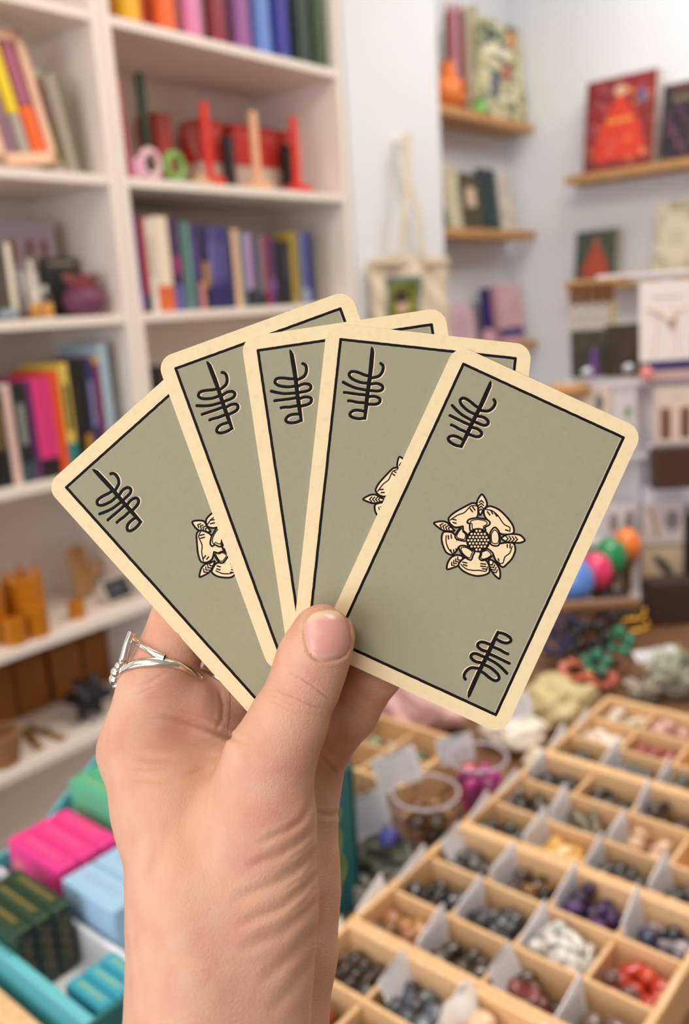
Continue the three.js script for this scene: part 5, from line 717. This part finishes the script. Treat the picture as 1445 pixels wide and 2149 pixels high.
// ------------------------------------------------------------------ the hand, modelled in millimetres in front of the viewer
{
  const J = (px, py, d, r) => ({ x: (px - CX) / FPX * d, y: -(py - CY) / FPX * d, z: -d, r });
  const chain = (...p) => { const j = p.map(a => J(...a)), o = []; for (let i = 0; i < j.length - 1; i++) { const a = j[i], b = j[i + 1], dx = b.x - a.x, dy = b.y - a.y, dz = b.z - a.z; o.push([a.x, a.y, a.z, dx, dy, dz, 1 / (dx * dx + dy * dy + dz * dz), a.r, b.r - a.r]); } return o; };
  const capD = (c, x, y, z) => { const px = x - c[0], py = y - c[1], pz = z - c[2]; let t = (px * c[3] + py * c[4] + pz * c[5]) * c[6]; t = t < 0 ? 0 : t > 1 ? 1 : t; const ax = px - c[3] * t, ay = py - c[4] * t, az = pz - c[5] * t; return Math.sqrt(ax * ax + ay * ay + az * az) - c[7] - c[8] * t; };
  const smin = (a, b, k) => { const h = k - Math.abs(a - b); return h > 0 ? Math.min(a, b) - h * h / (4 * k) : Math.min(a, b); };
  const group = (chains, k) => { const list = chains.flat(); return (x, y, z) => { let f = 1e3; for (const c of list) f = smin(f, capD(c, x, y, z), k); return f; }; };
  const palm = group([
    chain([380, 3300, 182, 23], [396, 2600, 208, 19.5], [408, 2290, 224, 17.4], [414, 2140, 229, 17.2], [420, 2000, 235, 17.6], [412, 1880, 240, 17.2], [352, 1700, 252, 14.2], [294, 1574, 261, 11.7]),
    chain([470, 3300, 188, 22], [494, 2600, 216, 18.5], [502, 2290, 231, 16.8], [506, 2140, 235, 16.8], [516, 2000, 239, 17], [524, 1880, 241, 17.2], [540, 1730, 243, 14.8], [562, 1605, 244.5, 12]),
    chain([520, 3300, 200, 18], [560, 2600, 232, 15], [580, 2290, 250, 12.6], [588, 2149, 257, 12.5], [598, 2000, 265, 14.2], [605, 1870, 273, 14.6], [610, 1780, 280, 13.4], [626, 1690, 286, 11.2], [640, 1640, 292, 11]),
    chain([430, 1600, 277, 12], [480, 1850, 258, 16]), chain([540, 1620, 287, 12.5], [545, 1850, 262, 16]), chain([345, 1625, 262, 12], [480, 1625, 262, 11]), chain([326, 1490, 267, 10], [386, 1492, 271, 10.3], [450, 1560, 276, 12]),
  ], 7);
  const thumb = group([chain([562, 1605, 244.5, 12], [602, 1520, 247, 10.7], [640, 1434, 250, 9.7], [656, 1384, 251.2, 9.75], [676, 1337, 252.2, 9.25])], 3);
  const fingers = [
    [[294, 1574, 261, 11.7], [322, 1450, 267, 10.6], [384, 1303, 275, 9.7], [440, 1180, 276.2, 9], [480, 1080, 275, 8], [500, 1010, 274, 7]],
    [[430, 1595, 278, 12], [478, 1450, 281, 10.3], [545, 1300, 277.2, 9.4], [600, 1150, 276.5, 9], [640, 1020, 275, 7.4]],
    [[545, 1612, 288, 12], [640, 1450, 286, 10], [715, 1310, 278.5, 9.2], [775, 1180, 276.5, 8.6], [815, 1080, 275, 7.3]],
    [[640, 1640, 293, 11], [668, 1568, 291, 10.2], [732, 1492, 286, 9.2], [790, 1407, 279.5, 8.3], [850, 1310, 274, 7.3], [885, 1255, 272.6, 6.5]],
  ].map(p => group([chain(...p)], 2.5));
  // skin folds: [points in the picture frame, half width px, depth mm, near d, far d]
  const folds = [
    [[[330, 1500], [380, 1510], [430, 1524], [480, 1546], [530, 1562]], 7, .6, 200, 290], [[[270, 1586], [360, 1595], [420, 1592], [470, 1580]], 10, .3, 200, 285], [[[250, 1632], [340, 1638], [400, 1628], [450, 1604]], 9, .28, 200, 285], [[[300, 1562], [380, 1566], [440, 1566]], 9, .22, 200, 285], [[[240, 1608], [310, 1612], [390, 1608]], 6, .16, 200, 285],
    [[[458, 1442], [468, 1480], [466, 1510], [452, 1536]], 5, .26, 255, 295], [[[262, 1448], [310, 1436], [350, 1412]], 5, .2, 240, 275], [[[250, 1462], [290, 1458], [330, 1440]], 4, .15, 240, 275],
    [[[590, 1406], [618, 1415], [655, 1437], [697, 1472]], 3, .3, 225, 256], [[[566, 1434], [593, 1453], [626, 1466], [660, 1482], [694, 1490]], 3.2, .32, 225, 256], [[[563, 1466], [609, 1490], [649, 1501], [688, 1508]], 3.4, .15, 225, 256], [[[606, 1396], [640, 1404], [676, 1428]], 3, .08, 225, 256], [[[610, 1440], [640, 1448], [672, 1470]], 3, .08, 225, 256],
    [[[656, 1678], [635, 1722], [606, 1742], [540, 1770]], 8, .34, 215, 262], [[[664, 1730], [640, 1762], [592, 1792], [510, 1822]], 10, .4, 215, 262], [[[670, 1776], [635, 1818], [582, 1852], [480, 1894]], 12, .46, 215, 262], [[[673, 1822], [640, 1866], [592, 1905], [490, 1946]], 11, .42, 215, 262], [[[671, 1880], [635, 1922], [587, 1960], [500, 1994]], 13, .4, 215, 262], [[[664, 1945], [618, 2004], [540, 2066]], 13, .32, 215, 262], [[[650, 2020], [610, 2080], [560, 2130]], 14, .28, 215, 262], [[[664, 1756], [640, 1784], [600, 1808]], 5, .14, 215, 262], [[[672, 1852], [642, 1890], [600, 1924]], 5, .16, 215, 262], [[[668, 1800], [640, 1840], [590, 1872]], 5, .14, 215, 262],
    [[[252, 1984], [340, 2004], [470, 2024], [580, 2030]], 11, .1, 205, 250], [[[640, 1704], [690, 1713], [730, 1704]], 7, .34, 268, 305], [[[704, 1470], [742, 1497], [782, 1534]], 4, .32, 268, 300], [[[720, 1462], [760, 1488], [796, 1518]], 3.4, .16, 268, 300], [[[656, 1572], [682, 1600], [712, 1632]], 5, .5, 270, 302],
  ].map(([p, w, dp, d0, d1]) => { const len = [0]; for (let i = 1; i < p.length; i++) len.push(len[i - 1] + Math.hypot(p[i][0] - p[i - 1][0], p[i][1] - p[i - 1][1])); const xs = p.map(a => a[0]), ys = p.map(a => a[1]); return { p, w, dp, d0, d1, len, L: len[len.length - 1], b: [Math.min(...xs) - 3 * w, Math.max(...xs) + 3 * w, Math.min(...ys) - 3 * w, Math.max(...ys) + 3 * w] }; });
  const NC = [687, 1332], NA = [.13, .991], NL = 54, NW = 47;
  const nailR = (px, py) => { const dx = px - NC[0], dy = py - NC[1], v = (dx * NA[0] + dy * NA[1]) / NL, u = (dx * NA[1] - dy * NA[0]) / NW; return Math.pow(Math.pow(Math.abs(u), 2.7) + Math.pow(Math.abs(v), 2.7), 1 / 2.7); };
  const raw = (x, y, z) => { let f = smin(palm(x, y, z), thumb(x, y, z), 4.5); let g = 1e3; for (const h of fingers) g = smin(g, h(x, y, z), .8); return smin(f, g, 4); };
  const sdf = (x, y, z) => {
    let f = raw(x, y, z); if (f > 3.5 || f < -4) return f;
    const d = -z, px = CX + FPX * x / d, py = CY - FPX * y / d;
    for (const o of folds) {
      if (d < o.d0 || d > o.d1 || px < o.b[0] || px > o.b[1] || py < o.b[2] || py > o.b[3]) continue;
      let best = 1e9, at_ = 0; for (let i = 0; i < o.p.length - 1; i++) { const a = o.p[i], b = o.p[i + 1], ex = b[0] - a[0], ey = b[1] - a[1]; let t = ((px - a[0]) * ex + (py - a[1]) * ey) / (ex * ex + ey * ey); t = Math.max(0, Math.min(1, t)); const q = Math.hypot(px - a[0] - ex * t, py - a[1] - ey * t); if (q < best) { best = q; at_ = (o.len[i] + t * (o.len[i + 1] - o.len[i])) / o.L; } }
      const e = best / o.w; if (e < 3) { const tp = Math.min(1, 4 * at_ * (1 - at_) * 1.6); f += o.dp * tp * (Math.exp(-e * e) - .35 * Math.exp(-(e - 1.7) * (e - 1.7))); }
    }
    if (d < 256 && py < 1420 && px > 620) { const n = nailR(px, py); if (n < 1.35) f += .4 * Math.exp(-Math.pow((n - 1.01) / .06, 2)) - .16 * Math.exp(-Math.pow((n - 1.17) / .09, 2)); }
    return f;
  };
  // sparse grid + surface nets
  const h = .65, lo = [-76, -252, -312], hi = [30, 18, -156], n = lo.map((a, i) => Math.ceil((hi[i] - a) / h) + 1), NX = n[0], NY = n[1], NZ = n[2];
  const val = new Float32Array(NX * NY * NZ), Bk = 8;
  for (let bz = 0; bz < NZ; bz += Bk) for (let by = 0; by < NY; by += Bk) for (let b0 = 0; b0 < NX; b0 += Bk) {
    const c = raw(lo[0] + (b0 + 3.5) * h, lo[1] + (by + 3.5) * h, lo[2] + (bz + 3.5) * h), skip = Math.abs(c) > 11;
    for (let k = bz; k < Math.min(NZ, bz + Bk); k++) for (let j = by; j < Math.min(NY, by + Bk); j++) for (let i = b0; i < Math.min(NX, b0 + Bk); i++) val[(k * NY + j) * NX + i] = skip ? c : sdf(lo[0] + i * h, lo[1] + j * h, lo[2] + k * h);
  }
  const vid = new Int32Array(NX * NY * NZ).fill(-1), P = [];
  const off = [0, 1, NX, NX + 1, NX * NY, NX * NY + 1, NX * NY + NX, NX * NY + NX + 1], ed = [[0, 1], [0, 2], [0, 4], [1, 3], [1, 5], [2, 3], [2, 6], [3, 7], [4, 5], [4, 6], [5, 7], [6, 7]];
  for (let k = 0; k < NZ - 1; k++) for (let j = 0; j < NY - 1; j++) for (let i = 0; i < NX - 1; i++) {
    const o = (k * NY + j) * NX + i; let m = 0; for (let c = 0; c < 8; c++) if (val[o + off[c]] < 0) m |= 1 << c; if (m === 0 || m === 255) continue;
    let sx = 0, sy = 0, sz = 0, q = 0; for (const [a, b] of ed) { const A = val[o + off[a]], B = val[o + off[b]]; if ((A < 0) === (B < 0)) continue; const t = A / (A - B); sx += (a & 1) + ((b & 1) - (a & 1)) * t; sy += (a >> 1 & 1) + ((b >> 1 & 1) - (a >> 1 & 1)) * t; sz += (a >> 2) + ((b >> 2) - (a >> 2)) * t; q++; }
    vid[o] = P.length / 3; P.push(lo[0] + (i + sx / q) * h, lo[1] + (j + sy / q) * h, lo[2] + (k + sz / q) * h);
  }
  const idx = []; const quad = (a, b, c, d, flip) => { if (a < 0 || b < 0 || c < 0 || d < 0) return; flip ? idx.push(a, c, b, a, d, c) : idx.push(a, b, c, a, c, d); };
  for (let k = 1; k < NZ - 1; k++) for (let j = 1; j < NY - 1; j++) for (let i = 1; i < NX - 1; i++) {
    const o = (k * NY + j) * NX + i, s = val[o] < 0;
    if (s !== val[o + 1] < 0) quad(vid[o], vid[o - NX], vid[o - NX - NX * NY], vid[o - NX * NY], s ? false : true);
    if (s !== val[o + NX] < 0) quad(vid[o], vid[o - NX * NY], vid[o - NX * NY - 1], vid[o - 1], s ? false : true);
    if (s !== val[o + NX * NY] < 0) quad(vid[o], vid[o - 1], vid[o - 1 - NX], vid[o - NX], s ? false : true);
  }
  const grad = (x, y, z, e = .35) => { const g = V(sdf(x + e, y, z) - sdf(x - e, y, z), sdf(x, y + e, z) - sdf(x, y - e, z), sdf(x, y, z + e) - sdf(x, y, z - e)); return g.normalize(); };
  const root = thing('hand', 'left hand with silver rings holding a fan of five cards', 'hand', at(460, 2150, .235));
  const inv = root.position.clone(), toW = v => V(v.x / 1000, v.y / 1000, v.z / 1000).applyMatrix4(camM).sub(inv), rot = new THREE.Matrix3().setFromMatrix4(camM);
  const N3 = P.length / 3, pos = new Float32Array(N3 * 3), nor = new Float32Array(N3 * 3), uv = new Float32Array(N3 * 2), col = new Float32Array(N3 * 3);
  const base = new THREE.Color(0xd3a287), pink = new THREE.Color(0xc98672), pale = new THREE.Color(0xd8b094), c = new THREE.Color();
  const spots = [[[684, 1300], 60, .75], [[640, 1440], 70, .3], [[210, 1560], 60, .35], [[330, 1360], 90, .35], [[400, 1470], 80, .3], [[540, 1700], 120, .25], [[790, 1450], 90, .5], [[520, 1750], 90, .2]];
  for (let i = 0; i < N3; i++) {
    let x = P[3 * i], y = P[3 * i + 1], z = P[3 * i + 2]; { const g0 = grad(x, y, z), f0 = Math.max(-.4, Math.min(.4, sdf(x, y, z))); x -= g0.x * f0; y -= g0.y * f0; z -= g0.z * f0; }
    const g = grad(x, y, z).applyMatrix3(rot), w = toW(V(x, y, z)); pos.set([w.x, w.y, w.z], 3 * i); nor.set([g.x, g.y, g.z], 3 * i);
    uv[2 * i] = Math.atan2(x + 35, z + 262) * .028; uv[2 * i + 1] = y / 1000;
    const px = CX - FPX * x / z, py = CY + FPX * y / z; let k = 0; for (const [q, r, s] of spots) k += s * Math.exp(-((px - q[0]) ** 2 + (py - q[1]) ** 2) / (r * r));
    const m = noise2(x * .22 + z * .1, y * .22 + z * .13), m2 = noise2(x * .9 + 50, y * .9 + z * .8); c.copy(base).lerp(pink, Math.min(1, k * .8 + Math.max(0, m - .55) * .9)).lerp(pale, Math.max(0, .5 - m) * .8 + (m2 - .5) * .25); col.set([c.r, c.g, c.b], 3 * i);
  }
  const geo = new THREE.BufferGeometry(); geo.setAttribute('position', new THREE.BufferAttribute(pos, 3)); geo.setAttribute('normal', new THREE.BufferAttribute(nor, 3)); geo.setAttribute('uv', new THREE.BufferAttribute(uv, 2)); geo.setAttribute('color', new THREE.BufferAttribute(col, 3)); geo.setIndex(idx);
  console.log('hand', N3, idx.length / 3);
  const skinBump = dataTex(512, (u, v) => { const a = wrapNoise(u * 96, v * 96, 96), b = Math.abs(wrapNoise(u * 40 + 7, v * 120, 240) - .5), d = Math.abs(wrapNoise(u * 110, v * 34 + 3, 220) - .5); const k = .35 + .35 * a + .5 * Math.min(b, .25) + .5 * Math.min(d, .25); return [k, k, k]; }, false, 40, 40);
  const skin = new THREE.MeshPhysicalMaterial({ vertexColors: true, roughness: .52, specularIntensity: .6, sheen: .25, sheenRoughness: .6, sheenColor: new THREE.Color(0xffc0a0), bumpMap: skinBump, bumpScale: .00022 });
  const skinMesh = part('skin', geo, skin, root);
  // thumb nail, laid on the modelled nail bed
  const trace = (px, py, d0 = 215, d1 = 300) => { let d = d0; for (let k = 0; k < 200; k++) { const v = V((px - CX) / FPX * d, -(py - CY) / FPX * d, -d), f = sdf(v.x, v.y, v.z); if (f < .02) return v; d += Math.max(.03, f * .8); if (d > d1) return null; } return null; };
  {
    const nu = 28, nv = 32, p = [], cl = [], ix = []; const bedC = new THREE.Color(0xd89c90), tip = new THREE.Color(0xe6c6a6), lun = new THREE.Color(0xdcaaa0);
    for (let j = 0; j <= nv; j++) for (let i = 0; i <= nu; i++) {
      let u = i / nu * 2 - 1, v = j / nv * 2 - 1; const r = Math.max(Math.abs(u), Math.abs(v)); if (r > 0) { const l = Math.pow(Math.pow(Math.abs(u), 2.7) + Math.pow(Math.abs(v), 2.7), 1 / 2.7); u *= r / l; v *= r / l; }
      const px = NC[0] + v * NL * NA[0] + u * NW * NA[1], py = NC[1] + v * NL * NA[1] - u * NW * NA[0]; let q = null; for (let s = 1; !q && s > .5; s -= .03) q = trace(NC[0] + (px - NC[0]) * s, NC[1] + (py - NC[1]) * s, 225, 258); const g = grad(q.x, q.y, q.z, 2.2); const out = .42 * (1 - Math.pow(r, 6)) - .12 * Math.pow(r, 6); const w = toW(q.addScaledVector(g, out)); p.push(w.x, w.y, w.z);
      const e = -v - .5 - .12 * (1 - u * u); c.copy(bedC).lerp(lun, v > .72 ? .6 : 0).lerp(tip, Math.max(0, Math.min(1, e * 4 + .35))); cl.push(c.r, c.g, c.b);
    }
    for (let j = 0; j < nv; j++) for (let i = 0; i < nu; i++) { const o = j * (nu + 1) + i; ix.push(o, o + nu + 1, o + 1, o + 1, o + nu + 1, o + nu + 2); }
    const ng = new THREE.BufferGeometry(); ng.setAttribute('position', new THREE.Float32BufferAttribute(p, 3)); ng.setAttribute('color', new THREE.Float32BufferAttribute(cl, 3)); ng.setIndex(ix); ng.computeVertexNormals();
    const m = part('thumb_nail', ng, new THREE.MeshPhysicalMaterial({ vertexColors: true, roughness: .3, clearcoat: .35, clearcoatRoughness: .25, side: THREE.DoubleSide }), skinMesh); m.userData.label = 'pale pink thumb nail';
  }
  // finger rings: bands that follow the finger
  const cm = (px, py, d) => V((px - CX) / FPX * d, -(py - CY) / FPX * d, -d);
  function band(center, e1, e2, half, thick, maxR, name, label) {
    e1.normalize(); e2.addScaledVector(e1, -e1.dot(e2)).normalize(); const nn = e1.clone().cross(e2), NT = 72, ring = [], t = thing(name, label, 'ring', [0, 0, 0], 0, 'silver rings'); t.position.copy(V(center.x / 1000, center.y / 1000, center.z / 1000).applyMatrix4(camM)); const org = t.position.clone(); const W2 = v => V(v.x / 1000, v.y / 1000, v.z / 1000).applyMatrix4(camM).sub(org);
    const rad = []; for (let i = 0; i < NT; i++) { const a = i / NT * 6.28318, d = e1.clone().multiplyScalar(Math.cos(a)).addScaledVector(e2, Math.sin(a)); let r = 4; while (r < maxR && sdf(center.x + d.x * r, center.y + d.y * r, center.z + d.z * r) < 0) r += .15; rad.push(r); }
    const sm = rad.map((r, i) => { let s = 0; for (let k = -4; k <= 4; k++) s += rad[(i + k + NT) % NT]; return s / 9; });
    const p = [], ix = [], M8 = 8; for (let i = 0; i < NT; i++) { const a = i / NT * 6.28318, d = e1.clone().multiplyScalar(Math.cos(a)).addScaledVector(e2, Math.sin(a)), hw = typeof half === 'function' ? half(a) : half; for (let k = 0; k < M8; k++) { const b = k / M8 * 6.28318, q = center.clone().addScaledVector(d, sm[i] + thick * .35 + Math.cos(b) * thick * .6).addScaledVector(nn, Math.sin(b) * hw), w = W2(q); p.push(w.x, w.y, w.z); } }
    for (let i = 0; i < NT; i++) for (let k = 0; k < M8; k++) { const a = i * M8 + k, b = i * M8 + (k + 1) % M8, cc = ((i + 1) % NT) * M8 + k, dd = ((i + 1) % NT) * M8 + (k + 1) % M8; ix.push(a, cc, b, b, cc, dd); }
    const g = new THREE.BufferGeometry(); g.setAttribute('position', new THREE.Float32BufferAttribute(p, 3)); g.setIndex(ix); g.computeVertexNormals(); part('band', g, M.silver, t); return { t, W2, org };
  }
  {
    const C = cm(332, 1424, 267.5), L = cm(252, 1408, 267), Rr = cm(413, 1414, 269), Fp = cm(330, 1379, 257);
    const { t, W2 } = band(C, Rr.clone().sub(L), Fp.clone().sub(C), a => 1 + .55 * Math.max(0, Math.sin(a - .2)), 1.3, 13, 'silver_ring', 'wide silver ring with a split band and ornament on the index finger');
    const on = (px, py, lift = .6, d = 266) => { const v = trace(px, py, 230, 285); if (!v) return cm(px, py, d); return v.addScaledVector(grad(v.x, v.y, v.z, 1), lift); };
    const tube = (pts, r, nm) => part(nm, new THREE.TubeGeometry(new THREE.CatmullRomCurve3(pts.map(W2)), 24, r / 1000, 8), M.silver, t);
    tube([on(345, 1381, .9), on(322, 1371, .9), on(302, 1358, .9), on(288, 1347, .9), cm(275, 1339, 264)], .95, 'split_branch');
    tube([cm(277, 1326, 264), cm(268, 1350, 263.5), cm(259, 1384, 263)], 1.25, 'ornament_bar'); tube([cm(270, 1334, 266.5), cm(261, 1360, 266.5), cm(254, 1388, 266)], .8, 'ornament_bar');
    for (const [px, py, d, r] of [[251, 1398, 264, 1.5], [246, 1411, 264, 2], [243, 1425, 264.5, 2.1], [246, 1438, 264.5, 1.5]]) part('ornament_bead', ball(r / 1000, 0, 0, 0, 16), M.silver, t, W2(cm(px, py, d)));
  }
  band(cm(486, 1444, 281), cm(540, 1478, 282).sub(cm(430, 1414, 281)), cm(484, 1438, 268).sub(cm(486, 1444, 281)), .7, .9, 12, 'silver_ring', 'thin plain silver ring on the middle finger');
  band(cm(656, 1432, 286), cm(720, 1452, 286).sub(cm(600, 1410, 286)), cm(656, 1425, 270).sub(cm(656, 1432, 286)), .7, .9, 12, 'silver_ring', 'thin silver ring barely seen behind the thumb');
}
shade(scene);
renderer.render(scene, camera);
